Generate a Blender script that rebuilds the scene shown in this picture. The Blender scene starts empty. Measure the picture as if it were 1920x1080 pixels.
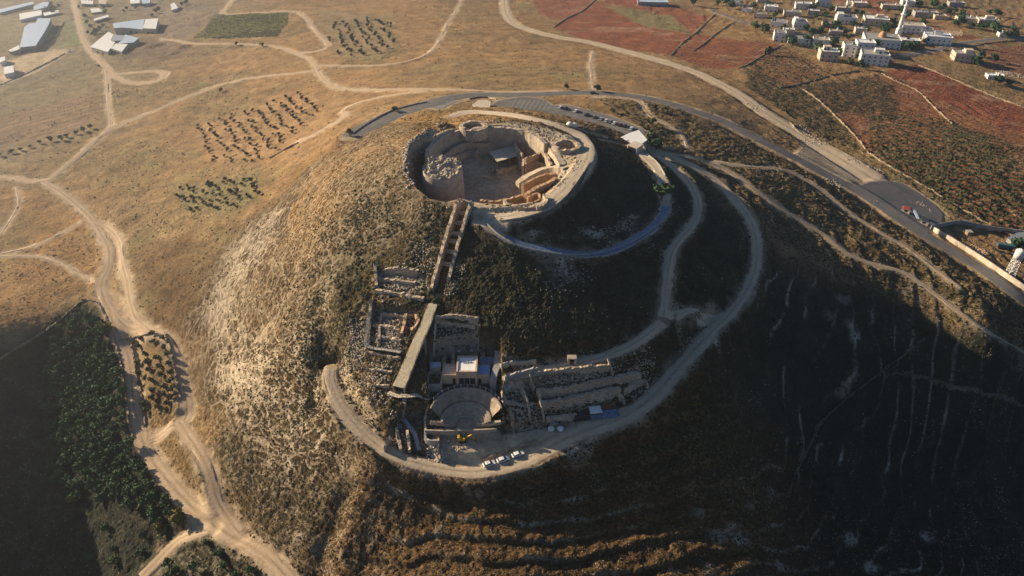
import bpy, bmesh, math, random
import numpy as np
from mathutils import Vector, Matrix

# ------------------------------------------------------------------ camera, sky, sun
S = bpy.context.scene
COL = S.collection
CAMZ = 200.0
PITCH = math.radians(34.6)
F = 1350.0
cd = bpy.data.cameras.new('camera'); cam = bpy.data.objects.new('camera', cd); COL.objects.link(cam)
cam.location = (0, 0, CAMZ); cam.rotation_euler = (math.pi/2 - PITCH, 0, 0)
cd.sensor_width = 36.0; cd.lens = 36.0*F/1920.0; cd.clip_start = 1.0; cd.clip_end = 12000.0
S.camera = cam
SUN_EL = math.radians(19.5); SUN_A = math.radians(25.0)      # the sun stands left of the view and a little beyond
SD = Vector((-math.cos(SUN_EL)*math.cos(SUN_A), math.cos(SUN_EL)*math.sin(SUN_A), math.sin(SUN_EL)))
W = bpy.data.worlds.new('World'); S.world = W; W.use_nodes = True
wn = W.node_tree; bg = wn.nodes['Background']
sky = wn.nodes.new('ShaderNodeTexSky'); sky.sky_type = 'NISHITA'; sky.sun_disc = False
sky.sun_elevation = SUN_EL; sky.sun_rotation = math.atan2(SD.x, SD.y); sky.altitude = 700
sky.air_density = 1.0; sky.dust_density = 1.0; sky.ozone_density = 5.0
wn.links.new(sky.outputs[0], bg.inputs[0]); bg.inputs[1].default_value = 0.05
ld = bpy.data.lights.new('sun', 'SUN'); ld.energy = 5.0; ld.angle = math.radians(0.5); ld.color = (1.0, 0.81, 0.56)
sun = bpy.data.objects.new('sun', ld); COL.objects.link(sun)
sun.rotation_euler = (-SD).to_track_quat('-Z', 'Y').to_euler()
S.view_settings.view_transform = 'Standard'; S.view_settings.look = 'None'
S.view_settings.exposure = 1.08; S.view_settings.gamma = 1.0

# ------------------------------------------------------------------ number helpers
rng = np.random.default_rng(7); random.seed(7)
SN, CS = math.sin(PITCH), math.cos(PITCH)
def ray(px, py):
    dx = (px-960.0)/F; dy = (540.0-py)/F
    return np.array([dx, CS+dy*SN, -SN+dy*CS])
def at_drop(px, py, drop):
    r = ray(px, py); t = drop/-r[2]
    return r[0]*t, r[1]*t
_tab = rng.random((512, 512))
def vnoise(x, y):
    xi = np.floor(x).astype(int); yi = np.floor(y).astype(int); fx = x-xi; fy = y-yi
    fx = fx*fx*(3-2*fx); fy = fy*fy*(3-2*fy)
    a = _tab[xi & 511, yi & 511]; b = _tab[(xi+1) & 511, yi & 511]
    c = _tab[xi & 511, (yi+1) & 511]; d = _tab[(xi+1) & 511, (yi+1) & 511]
    return (a*(1-fx)+b*fx)*(1-fy)+(c*(1-fx)+d*fx)*fy
def fbm(x, y, s, o=4, g=0.5):
    x = np.asarray(x, float)/s; y = np.asarray(y, float)/s
    v = 0; a = 1; n = 0
    for k in range(o):
        v = v+a*vnoise(x+17.3*k, y-9.1*k); n += a; a *= g; x = x*2.03; y = y*2.03
    return v/n
def sst(a, b, v):
    t = np.clip((v-a)/(b-a), 0, 1); return t*t*(3-2*t)

# ------------------------------------------------------------------ the lie of the land
CX, CY = -3.0, 301.0                        # middle of the hill-top fortress
cps = []
prof = {-90: (0.60, 141), -112: (0.60, 141), -135: (0.57, 140), -158: (0.52, 138), 180: (0.46, 136), 157: (0.40, 136), 135: (0.33, 136.5),
        112: (0.27, 137), 90: (0.25, 137), 67: (0.26, 137.5), 45: (0.32, 138), 22: (0.42, 139), 0: (0.50, 139), -22: (0.53, 140), -45: (0.57, 141), -67: (0.59, 141)}
for a, (s, d) in prof.items():
    c, n = math.cos(math.radians(a)), math.sin(math.radians(a))
    for r in (30, 43, 49, 60, 80, 98):
        dd = d+max(0, r-44)*s + (1.0 if r == 30 else 0) + (1.8 if 48 < r < 61 and -130 < a < 60 else 0)
        if r <= 80 or -150 < a < 30:
            if a in (-135, -112, -158) and r == 98: dd -= 1
            cps.append((CX+c*r, CY+n*r, CAMZ-dd))
for px, py, d in [
    (1420, 450, 176), (1400, 540, 179), (1280, 680, 184), (1160, 790, 190), (1020, 850, 192.5), (900, 885, 193), (790, 870, 192), (690, 820, 190),
    (640, 760, 187), (622, 680, 183), (1350, 345, 170), (1280, 300, 163), (1210, 275, 160.5), (1100, 215, 160), (1000, 195, 160), (900, 190, 160.5),
    (820, 190, 161), (740, 215, 163), (660, 257, 166), (1200, 240, 161), (1120, 172, 163), (1260, 195, 166), (1350, 225, 170), (1450, 275, 176),
    (1560, 332, 184), (1660, 392, 190), (1750, 450, 194), (1850, 508, 198), (1950, 570, 202), (1400, 350, 171), (1500, 420, 181), (1620, 500, 190),
    (1750, 590, 200), (1870, 670, 207), (1500, 560, 190), (1600, 660, 208), (1500, 700, 206), (1400, 760, 202), (1250, 850, 202), (1150, 900, 202),
    (960, 925, 198), (820, 925, 198), (1050, 895, 198), (960, 1010, 202), (960, 1080, 204), (820, 1010, 204), (780, 1080, 209), (1300, 1000, 209), (1120, 1000, 205), (1450, 920, 221), (1200, 930, 203), (1600, 850, 240), (1750, 850, 247),
    (1900, 800, 240), (1900, 1050, 262), (1700, 1050, 257), (1500, 1060, 228), (1440, 1000, 219), (1250, 1080, 209), (1420, 1070, 216),
    (700, 900, 197), (655, 1000, 210), (640, 1080, 217), (560, 950, 214), (480, 960, 220), (545, 1085, 223), (470, 870, 215), (430, 1000, 226), (310, 890, 229),
    (400, 800, 218), (350, 700, 220), (255, 740, 228), (220, 600, 224), (350, 560, 210), (400, 430, 200), (500, 600, 196), (480, 740, 203),
    (560, 420, 180), (520, 330, 186), (600, 300, 173), (450, 260, 200), (300, 350, 213), (200, 440, 222), (80, 345, 224), (100, 500, 226), (100, 250, 223),
    (0, 640, 226), (90, 585, 225.5), (150, 545, 225), (0, 720, 236), (60, 680, 236), (120, 700, 239), (150, 850, 245), (0, 850, 248), (60, 1000, 256), (0, 1080, 263), (200, 1000, 248), (250, 950, 239), (200, 760, 236), (300, 1070, 238), (350, 1060, 232), (-150, 560, 223), (-160, 700, 217), (-200, 850, 218), (-230, 1000, 224), (-120, 800, 228), (-120, 950, 238),  # the off-frame points at the end raise an added ridge that shades the gully
    (0, 100, 226), (0, 0, 232), (200, 80, 222), (250, 10, 226), (300, 200, 214), (400, 150, 208), (590, 130, 190), (500, 60, 203), (430, 10, 212), (700, 140, 180),
    (700, 60, 192), (650, 0, 206), (840, 100, 178), (960, 110, 176), (860, 0, 196), (1000, 50, 188), (1100, 10, 198), (1180, 98, 183), (1250, 40, 196),
    (1360, 162, 182), (1450, 215, 186), (1530, 272, 190), (1630, 330, 190.5), (1400, 80, 192), (1460, 150, 190), (1560, 200, 192), (1650, 110, 194), (1500, 60, 196),
    (1600, 20, 203), (1780, 85, 197), (1900, 60, 201), (1850, 10, 210), (1750, 180, 196), (1850, 300, 198), (1900, 180, 200), (1700, 300, 195), (1910, 440, 202),
    (2100, 300, 205), (2150, 100, 208), (2100, 600, 212), (2100, 900, 250), (2050, 700, 225)]:
    x, y = at_drop(px, py, d); cps.append((x, y, CAMZ-d))
for x, y, z in [(-1400, 1300, -40), (0, 1400, -30), (1400, 1300, -30), (-1400, 400, -45), (1400, 400, -30), (-700, 100, -50), (600, 50, -70), (0, 60, -32),
                (-150, 70, -56), (150, 70, -58), (-700, 1800, -40), (800, 1800, -25), (0, 2600, -20), (-1800, 2400, -40), (1800, 2400, -20), (-300, 30, -60), (300, 20, -80), (0, -20, -60)]:
    cps.append((x, y, z))
cps = np.array(cps)
def tps_fit(P, lam=0.0):
    n = len(P); q = P[:, :2]/100.0
    d2 = ((q[:, None]-q[None])**2).sum(-1); K = 0.5*d2*np.log(d2+1e-12)+np.eye(n)*lam
    A = np.zeros((n+3, n+3)); A[:n, :n] = K; A[:n, n] = 1; A[:n, n+1:] = q; A[n, :n] = 1; A[n+1:, :n] = q.T
    return q, np.linalg.solve(A, np.concatenate([P[:, 2], [0, 0, 0]]))
TQ, TW = tps_fit(cps, 2e-3)
def base_z(x, y):
    sh = np.shape(x); x = np.ravel(x)/100.0; y = np.ravel(y)/100.0; out = np.empty(len(x)); n = len(TQ)
    for i in range(0, len(x), 60000):
        d2 = (x[i:i+60000, None]-TQ[:, 0])**2+(y[i:i+60000, None]-TQ[:, 1])**2
        out[i:i+60000] = (0.5*d2*np.log(d2+1e-12))@TW[:n]+TW[n]+TW[n+1]*x[i:i+60000]+TW[n+2]*y[i:i+60000]
    return out.reshape(sh)

# the ground grid: rows in y, columns fanning out with distance
YR = np.concatenate([np.arange(60, 130, 1.2), np.arange(130, 235, 0.45), np.arange(235, 400, 0.5), np.arange(400, 520, 0.9),
                     np.arange(520, 760, 1.8), 760*1.008**np.arange(0, 116)])
UC = np.concatenate([np.linspace(-1.5, -0.80, 90)[:-1], np.linspace(-0.80, 0.80, 1060), np.linspace(0.80, 1.5, 90)[1:]])
NR, NC = len(YR), len(UC)
def wid(y): return y*CS+112.0
GY = np.repeat(YR[:, None], NC, 1); GX = UC[None]*wid(GY)
# evaluate the smooth surface on every 4th row and column, then refine
ri = np.unique(np.r_[0:NR:4, NR-1]); ci = np.unique(np.r_[0:NC:4, NC-1])
Zc = base_z(GX[np.ix_(ri, ci)], GY[np.ix_(ri, ci)])
Zt = np.stack([np.interp(UC, UC[ci], Zc[k]) for k in range(len(ri))])
GZ = np.stack([np.interp(YR, YR[ri], Zt[:, k]) for k in range(NC)], 1)
def lookup(G, x, y):
    x = np.asarray(x, float); y = np.asarray(y, float)
    r = np.clip(np.interp(y, YR, np.arange(NR)), 0, NR-1.001); c = np.clip(np.interp(x/wid(y), UC, np.arange(NC)), 0, NC-1.001)
    i = r.astype(int); j = c.astype(int); a = r-i; b = c-j
    return (G[i, j]*(1-b)+G[i, j+1]*b)*(1-a)+(G[i+1, j]*(1-b)+G[i+1, j+1]*b)*a
def gz(x, y): return lookup(GZ, x, y)
def hit(P):
    """where lines of sight through points of the photograph meet the ground"""
    P = np.atleast_2d(np.array(P, float)); out = np.zeros((len(P), 3))
    R = np.stack([ray(a, b) for a, b in P]); t = np.full(len(P), 110.0); lo = t.copy(); done = np.zeros(len(P), bool)
    for _ in range(1200):
        q = R*t[:, None]; under = (CAMZ+q[:, 2] < gz(q[:, 0], q[:, 1]))
        done |= under; lo = np.where(done, lo, t); t = np.where(done, t, t+2.0+0*t)
        if done.all(): break
    hi = t.copy()
    for _ in range(16):
        m = (lo+hi)/2; q = R*m[:, None]; under = (CAMZ+q[:, 2] < gz(q[:, 0], q[:, 1]))
        hi = np.where(under, m, hi); lo = np.where(under, lo, m)
    q = R*hi[:, None]; out[:, :2] = q[:, :2]; out[:, 2] = q[:, 2]+CAMZ
    return out
def on(px, py):
    """where the sight line through a point of the photograph meets the ground"""
    return hit([(px, py)])[0]
def spline(P, n=10):
    P = np.array(P, float)
    if len(P) < 3: return np.stack([np.linspace(P[0, k], P[-1, k], n+1) for k in range(P.shape[1])], 1)
    Q = np.vstack([2*P[0]-P[1], P, 2*P[-1]-P[-2]]); o = []
    for i in range(1, len(Q)-2):
        t = np.linspace(0, 1, n, endpoint=False)[:, None]
        a, b, c, d = Q[i-1], Q[i], Q[i+1], Q[i+2]
        o.append(0.5*((2*b)+(c-a)*t+(2*a-5*b+4*c-d)*t**2+(3*b-a-3*c+d)*t**3))
    return np.vstack(o+[P[-1:]])
def resample(L, step):
    d = np.r_[0, np.cumsum(np.linalg.norm(np.diff(L[:, :2], axis=0), axis=1))]
    n = max(2, int(d[-1]/step)+1); s = np.linspace(0, d[-1], n)
    return np.stack([np.interp(s, d, L[:, k]) for k in range(L.shape[1])], 1)
def smooth1(v, n):
    if len(v) < 5: return v
    n = min(n, (len(v)-1)//2); k = np.hanning(2*n+3)[1:-1]; k /= k.sum(); p = np.r_[np.full(n, v[0]), v, np.full(n, v[-1])]
    return np.convolve(p, k, 'valid')
def sub(x0, x1, y0, y1):
    r0, r1 = np.searchsorted(YR, [y0, y1]); w = max(abs(wid(YR[min(r0, NR-1)])), 1); w2 = wid(YR[min(r1, NR-1)])
    us = [x0/w, x0/w2, x1/w, x1/w2]; c0, c1 = np.searchsorted(UC, [min(us), max(us)])
    return slice(max(r0-1, 0), r1+1), slice(max(c0-1, 0), c1+1)
def near_line(L, R):
    """distance to a line and the height of its nearest point, on the part of the grid within R"""
    m = R+2; sl = sub(L[:, 0].min()-m, L[:, 0].max()+m, L[:, 1].min()-m, L[:, 1].max()+m)
    X = GX[sl]; Y = GY[sl]; D = np.full(X.shape, 1e9); H = np.zeros(X.shape); Wd = np.zeros(X.shape)
    for a, b in zip(L[:-1], L[1:]):
        s2 = sub(min(a[0], b[0])-m, max(a[0], b[0])+m, min(a[1], b[1])-m, max(a[1], b[1])+m)
        r = slice(s2[0].start-sl[0].start, s2[0].stop-sl[0].start); c = slice(max(s2[1].start-sl[1].start, 0), s2[1].stop-sl[1].start)
        x = X[r, c]; y = Y[r, c]
        if x.size == 0: continue
        e = b-a; l2 = max(e[0]**2+e[1]**2, 1e-9); t = np.clip(((x-a[0])*e[0]+(y-a[1])*e[1])/l2, 0, 1)
        d = np.hypot(x-a[0]-t*e[0], y-a[1]-t*e[1]); k = d < D[r, c]
        D[r, c] = np.where(k, d, D[r, c]); H[r, c] = np.where(k, a[2]+t*e[2], H[r, c]); Wd[r, c] = np.where(k, a[3]+t*e[3], Wd[r, c])
    return sl, D, H, Wd
def inside(X, Y, P):
    c = np.zeros(X.shape, bool); n = len(P)
    for i in range(n):
        x1, y1 = P[i][:2]; x2, y2 = P[(i+1) % n][:2]
        if y1 == y2: continue
        c ^= ((y1 > Y) != (y2 > Y)) & (X < (x2-x1)*(Y-y1)/(y2-y1)+x1)
    return c
def edge_dist(X, Y, P):
    D = np.full(X.shape, 1e9); n = len(P)
    for i in range(n):
        a = np.array(P[i][:2]); b = np.array(P[(i+1) % n][:2]); e = b-a; l2 = max((e**2).sum(), 1e-9)
        t = np.clip(((X-a[0])*e[0]+(Y-a[1])*e[1])/l2, 0, 1); D = np.minimum(D, np.hypot(X-a[0]-t*e[0], Y-a[1]-t*e[1]))
    return np.where(inside(X, Y, P), -D, D)
# ------------------------------------------------------------------ roads and tracks, traced and laid on the ground
TRACKS = {   # name: (kind, width in metres, points)
 'asphalt_road': ('asphalt', 7.5, [(655,259),(672,247),(700,233),(740,214),(775,202),(815,191),(850,183),(900,178),(960,178),(1030,176),(1080,174),(1120,174),(1170,178),(1230,188),(1290,205),(1350,225),(1400,250),(1450,275),(1500,301),(1560,333),(1610,359),(1660,392),(1700,420),(1750,450),(1800,480),(1850,511),(1900,546),(1990,612)]),
 'village_road': ('asphalt', 6.5, [(1655,106),(1700,102),(1750,95),(1800,82),(1860,74),(1960,68)]),
 'village_lane': ('asphalt', 5.0, [(1330,18),(1370,32),(1400,42),(1440,53),(1490,60),(1540,66),(1590,80),(1640,98),(1665,106)]),
 'gravel_road': ('gravel', 10.0, [(946,-20),(946,8),(950,28),(965,45),(1000,58),(1050,70),(1110,80),(1180,98),(1250,118),(1310,138),(1360,162),(1400,187),(1440,215),(1490,246),(1530,272),(1580,300),(1620,325),(1655,345)]),
 'ring_path': ('path', 6.4, [(905,407),(940,407),(975,402),(1010,390),(1045,367),(1075,335),(1096,305),(1103,285),(1098,268),(1080,252),(1050,238),(1010,226),(960,216),(915,212),(875,212),(845,219)]),
 'museum_path': ('path', 4.5, [(905,410),(930,437),(965,456),(1010,466),(1060,472),(1105,471),(1150,461),(1195,440),(1235,412),(1249,390),(1247,362),(1240,335),(1226,308),(1205,286),(1195,274)]),
 'slope_track': ('gravel', 4.5, [(1222,284),(1255,306),(1285,335),(1306,370),(1309,400),(1290,432),(1265,462),(1254,500),(1248,550),(1246,585),(1244,602)]),
 'hill_road': ('gravel', 5.2, [(1200,268),(1230,284),(1265,295),(1305,314),(1350,346),(1388,385),(1412,425),(1420,475),(1408,528),(1378,578),(1332,625),(1284,675),(1243,725),(1205,762),(1150,790),(1090,810),(1030,838),(985,862),(930,880),(865,885),(800,873),(740,855),(695,825),(655,785),(628,740),(617,705),(620,682)]),
 'terrace_road': ('gravel', 5.0, [(1244,600),(1225,620),(1185,648),(1135,668),(1080,683),(1020,695),(970,705),(940,720)]),
 'link_track': ('gravel', 3.5, [(1248,601),(1280,586),(1300,580),(1310,590),(1316,603),(1340,592),(1368,588)]),
 'barn_road': ('dirt', 6.0, [(138,-20),(142,20),(152,60),(166,90),(190,118),(210,140),(240,154),(268,156),(298,150),(310,140),(300,133)]),
 'barn_track': ('dirt', 4.0, [(300,133),(270,135),(235,138),(210,140),(200,150)]),
 'field_track': ('dirt', 3.5, [(198,132),(201,165),(203,200),(208,230),(205,243)]),
 'valley_track': ('dirt', 4.6, [(595,132),(560,136),(480,145),(410,160),(360,179),(300,203),(250,224),(210,241),(180,262),(150,290),(118,316),(92,336),(60,340),(20,333),(-20,330)]),
 'grove_track': ('dirt', 5.5, [(80,340),(110,358),(145,385),(172,412),(190,440),(205,470),(202,505),(190,530),(195,562),(215,592),(240,612),(280,618),(312,632),(330,665),(340,710),(350,755),(345,785),(322,805),(290,815),(270,835)]),
 'second_track': ('dirt', 4.5, [(172,412),(205,430),(224,455),(228,490),(238,530),(246,575),(258,600),(280,618)]),
 'forest_track': ('dirt', 6.5, [(205,585),(222,625),(240,665),(247,710),(251,760),(262,810),(280,855),(308,893),(340,930),(380,968),(430,1003),(480,1030),(515,1056),(560,1110)]),
 'bank_track': ('dirt', 5.0, [(335,790),(355,820),(378,855),(395,890),(405,930),(425,970),(450,1000)]),
 'lower_track': ('dirt', 5.0, [(262,1090),(290,1058),(315,1030),(340,1008),(370,995),(395,990)]),
 'orchard_track': ('dirt', 3.8, [(595,130),(580,112),(552,100),(520,88),(480,84),(420,82),(360,82),(330,76),(300,74)]),
 'vineyard_track': ('dirt', 4.2, [(552,100),(585,98),(608,91),(612,82),(597,62),(580,42),(565,28),(545,21),(480,24),(418,26),(426,12),(440,-5)]),
 'rocky_track': ('dirt', 5.0, [(592,122),(600,140),(618,158),(645,167),(700,169),(760,167),(830,167),(900,170),(980,173),(1050,172)]),
 'upper_path': ('dirt', 3.0, [(600,122),(660,124),(720,121),(770,113),(808,96),(826,70),(838,45),(855,20),(870,-10)]),
 'loop_path': ('dirt', 4.0, [(800,170),(740,177),(680,190),(648,203),(643,211),(652,214),(625,232),(590,252),(560,266)]),
 'short_path': ('dirt', 3.0, [(1112,95),(1107,120),(1110,150),(1113,168)]),
 'west_path': ('dirt', 2.5, [(1110,182),(1150,183),(1195,190),(1208,205),(1222,220),(1255,236),(1278,252),(1290,278)]),
 'hillside_path': ('dirt', 3.5, [(1250,288),(1310,298),(1370,325),(1430,365),(1480,400),(1545,440),(1590,475),(1640,497),(1690,508),(1735,538),(1790,580),(1850,618),(1950,680)]),
 'upper_hillside_path': ('dirt', 2.5, [(1330,300),(1400,312),(1470,318),(1530,350),(1580,390),(1640,430),(1700,465),(1760,510),(1800,540)]),
 'thin_path': ('dirt', 2.0, [(0,480),(60,480),(110,492),(150,515),(185,528)]),
 'field_path': ('dirt', 2.0, [(30,350),(35,380),(20,410),(0,440)]),
 'dale_path': ('dirt', 2.0, [(0,476),(60,462),(110,440),(150,418)]),
 'gully_path': ('dirt', 1.1, [(1740,625),(1700,660),(1650,700),(1600,735),(1550,775),(1520,830),(1490,890),(1478,930)]),
 'gully_side_path': ('dirt', .8, [(1650,702),(1700,700),(1780,712),(1850,735),(1930,765)]),
 'slope_path': ('dirt', 1.2, [(1105,280),(1095,330),(1060,370),(1025,395),(980,410),(950,415),(935,412)]),
}
GRADE = {'asphalt_road': 9, 'gravel_road': 5, 'ring_path': 1.5, 'museum_path': 3.0, 'slope_track': 3.5, 'hill_road': 4.5, 'terrace_road': 4.0, 'hillside_path': 3.5,
         'grove_track': 5, 'forest_track': 6, 'bank_track': 4, 'valley_track': 4, 'village_road': 5, 'upper_hillside_path': 2.5, 'slope_path': .8, 'lower_track': 3, 'gully_path': 1.2}
LINES = {}
ORDER = ['asphalt_road', 'gravel_road', 'ring_path', 'museum_path', 'hill_road', 'slope_track', 'terrace_road'] + [k for k in TRACKS if k not in
         ('asphalt_road', 'gravel_road', 'ring_path', 'museum_path', 'hill_road', 'slope_track', 'terrace_road')]
for nm in ORDER:
    kind, w, P = TRACKS[nm]
    h = hit(spline(P, 6)); L = resample(h, 2.0)
    for k in range(2): L[:, k] = smooth1(L[:, k], 2)
    L[:, 2] = smooth1(lookup(GZ, L[:, 0], L[:, 1]), 8)
    L = np.c_[L, np.full(len(L), w/2)]
    if nm == 'asphalt_road': L[:, 3] += 3.0*np.exp(-((L[:, 0]+75)/35)**2)
    if nm == 'hill_road': L[:, 3] += 1.3*np.exp(-((L[:, 0]-35)/45)**2)*(L[:, 1] < 230)
    if nm == 'gravel_road': L[:, 3] += 3.0*sst(250, 215, L[:, 1]*0+np.hypot(L[:, 0]-215, L[:, 1]-400)+190)
    LINES[nm] = L
    if nm in GRADE:
        bl = GRADE[nm]; sl, D, H, Wd = near_line(L, w/2+bl+4)
        k = 1-sst(0, bl, D-Wd-0.6); GZ[sl] = GZ[sl]*(1-k)+H*k
# flat lots
LOTS = {
 'parking_lot': ('asphalt', [(922,199),(930,191),(950,186),(980,182),(1005,184),(1022,189),(1034,198),(1062,197),(1100,206),(1150,220),(1190,236),(1212,246),(1205,258),(1165,250),(1125,243),(1085,237),(1045,226),(1000,215),(960,206)]),
 'junction_lot': ('asphalt', [(812,192),(850,184),(872,188),(850,197),(838,206),(834,216),(822,214),(800,200)]),
 'checkpoint_lot': ('asphalt', [(1598,352),(1632,345),(1668,337),(1690,345),(1722,362),(1752,384),(1768,402),(1764,420),(1740,438),(1700,420),(1650,388)]),
 'sandy_lot': ('sand', [(1520,262),(1565,280),(1612,300),(1652,328),(1640,338),(1600,348),(1575,345),(1530,312),(1490,290)]),
 'theatre_yard': ('sand', [(812,815),(850,808),(900,812),(960,812),(1030,800),(1100,792),(1130,790),(1100,818),(1050,838),(1000,862),(960,868),(880,880),(820,868)]),
 'left_yard': ('sand', [(620,685),(640,700),(665,720),(690,745),(705,780),(712,820),(690,822),(655,782),(630,738)]),
 'junction_yard': ('sand', [(190,545),(235,560),(262,598),(300,622),(325,645),(280,632),(245,640),(215,640),(200,600)]),
 'farm_yard': ('sand', [(0,118),(60,100),(120,92),(128,98),(60,138),(0,160)]),
}
LOTP = {}
for nm, (kind, P) in LOTS.items():
    h = hit(P)
    if nm in ('parking_lot', 'junction_lot'): h = np.array([(*at_drop(a, b, 160.3), CAMZ-160.3) for a, b in P])
    LOTP[nm] = h
    x0, x1, y0, y1 = h[:, 0].min()-14, h[:, 0].max()+14, h[:, 1].min()-14, h[:, 1].max()+14
    sl = sub(x0, x1, y0, y1); X = GX[sl]; Y = GY[sl]
    if nm == 'theatre_yard':
        h = np.array([(*at_drop(a, b, CAMZ-z), z) for a, b in P for z in [8.6 if b > 830 else (9.0 if a > 1050 else 10.6)]]); LOTP[nm] = h
    A = np.c_[h[:, 0], h[:, 1], np.ones(len(h))]; co = np.linalg.lstsq(A, lookup(GZ, h[:, 0], h[:, 1]) if nm not in ('parking_lot', 'theatre_yard') else h[:, 2], rcond=None)[0]
    if nm in ('left_yard', 'junction_yard', 'farm_yard', 'sandy_lot'): continue
    d = edge_dist(X, Y, h); k = 1-sst(0.3, 6.0, d); GZ[sl] = GZ[sl]*(1-k)+(co[0]*X+co[1]*Y+co[2])*k
for nm in ('asphalt_road', 'ring_path', 'museum_path', 'hill_road'):
    L = LINES[nm]; w = TRACKS[nm][1]; bl = GRADE[nm]*0.6; sl, D, H, Wd = near_line(L, w/2+bl+4)
    k = 1-sst(0, bl, D-Wd-0.6); GZ[sl] = GZ[sl]*(1-k)+H*k
RC = np.hypot(GX-CX, GY-CY); TH = np.arctan2(GY-CY, GX-CX)
_L = LINES['ring_path']; _t = np.arctan2(_L[:, 1]-CY, _L[:, 0]-CX); _r = np.hypot(_L[:, 0]-CX, _L[:, 1]-CY); _o = np.argsort(_t)
RPATH = np.interp(TH, _t[_o], _r[_o]); ZPATH = np.interp(TH, _t[_o], _L[_o, 2]); OFF = RC-RPATH-3.6; EDGE = sst(-1.95, -1.70, TH)*sst(1.0, .55, TH)
GZ -= np.maximum(0, GZ-(ZPATH-.64*OFF-1.2*sst(0, 2, OFF)))*(OFF > 0)*EDGE*(1-sst(10, 42, OFF))
for nm in ('museum_path', 'slope_track', 'hill_road'):
    L = LINES[nm]; L[:, 2] = smooth1(lookup(GZ, L[:, 0], L[:, 1]), 5); w = TRACKS[nm][1]; bl = GRADE[nm]*.8; sl, D, H, Wd = near_line(L, w/2+bl+4)
    k = 1-sst(0, bl, D-Wd-0.6); GZ[sl] = GZ[sl]*(1-k)+H*k
SMOOTHZ = GZ.copy()

# ------------------------------------------------------------------ masks over the grid
RC = np.hypot(GX-CX, GY-CY); TH = np.arctan2(GY-CY, GX-CX)
def poly_mask(P, soft=3.0, rag=4.0, sc=14.0, drop=None):
    h = hit(P) if drop is None else np.array([(*at_drop(a, b, drop), 0) for a, b in P])
    m = np.zeros(GX.shape); e = soft+rag+2
    sl = sub(h[:, 0].min()-e, h[:, 0].max()+e, h[:, 1].min()-e, h[:, 1].max()+e); X = GX[sl]; Y = GY[sl]
    if X.size: m[sl] = 1-sst(-soft, soft, edge_dist(X, Y, h)+(fbm(X, Y, sc, 3)-0.5)*2*rag)
    return m
def paint_lots():
    for nm in ('theatre_yard', 'left_yard', 'junction_yard', 'farm_yard', 'sandy_lot'):
        P = LOTS[nm][1]; m = poly_mask(P, 1.2, 1.6, 5); setc((0.42, 0.315, 0.20) if nm != 'junction_yard' else (0.40, 0.29, 0.185), m*0.93)
ROAD = np.zeros(GX.shape); SHO = np.zeros(GX.shape)
for nm, L in LINES.items():
    if nm.startswith('gully') or nm == 'slope_path': continue
    sl, D, H, Wd = near_line(L, L[:, 3].max()+6)
    n = (fbm(GX[sl], GY[sl], 3.0, 2)-0.5)
    ROAD[sl] = np.maximum(ROAD[sl], 1-sst(-0.2, 0.5, D-Wd)); SHO[sl] = np.maximum(SHO[sl], 1-sst(0.0, 3.2, D-Wd*0.9+n*3))
for nm, h in LOTP.items():
    if nm == 'left_yard': continue
    sl = sub(h[:, 0].min()-8, h[:, 0].max()+8, h[:, 1].min()-8, h[:, 1].max()+8); d = edge_dist(GX[sl], GY[sl], h)
    ROAD[sl] = np.maximum(ROAD[sl], 1-sst(-0.2, 0.8, d)); SHO[sl] = np.maximum(SHO[sl], 1-sst(0, 4, d))
N1 = fbm(GX, GY, 60, 4); N2 = fbm(GX+300, GY, 16, 4); N3 = fbm(GX, GY+500, 5, 3)
cone = sst(150, 95, RC+(N2-.5)*20)
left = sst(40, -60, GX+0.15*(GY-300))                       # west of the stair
EL = np.where(GY < 300, 1, 0)
front = sst(235, 205, GY+0.15*GX+(N2-.5)*20)                # near slopes below the hill road
dark = np.clip(sst(-42, -8, GX-0.30*(GY-270)+(N2-.5)*14)*sst(400, 300, GY+0.0*GX), 0, 1)  # mask of the hill's shaded side, where shade is painted into the albedo
RS = sst(120, 175, GX-0.2*(GY-300)+(N2-.5)*30)
TRQ = (RC+(N1-.5)*(26+12*sst(60, 110, GX))+(N2-.5)*(7-2*sst(60, 110, GX)))/8.5; fr0 = TRQ-np.floor(TRQ)
LIPM = np.exp(-((fr0-.06)/.07)**2)*sst(.42, .58, fbm(GX+40, GY-70, 12, 3))*np.clip(front*sst(-70, -30, GX)+1.0*sst(95, 125, GX)*sst(340, 290, GY)*sst(235, 200, RC), 0, 1)*sst(.38, .5, fbm(GX*.3, GY*.3+99, 9, 2))
# albedo
C = np.empty(GX.shape+(3,))
def setc(col, m=None):
    global C
    col = np.array(col)
    if m is None: C[:] = col
    else: C = C*(1-m[..., None])+col*m[..., None]
setc((0.285, 0.175, 0.082))
setc((0.215, 0.15, 0.075), sst(0.40, 0.62, N1)*0.8)
setc((0.34, 0.22, 0.11), sst(0.55, 0.72, N2)*0.5)
setc((0.20, 0.165, 0.098), sst(-260, -420, GX+(N1-.5)*120)*0.75)
setc((0.17, 0.16, 0.07), sst(0.58, 0.75, N2)*sst(0.4, 0.6, N1)*0.6)
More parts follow.
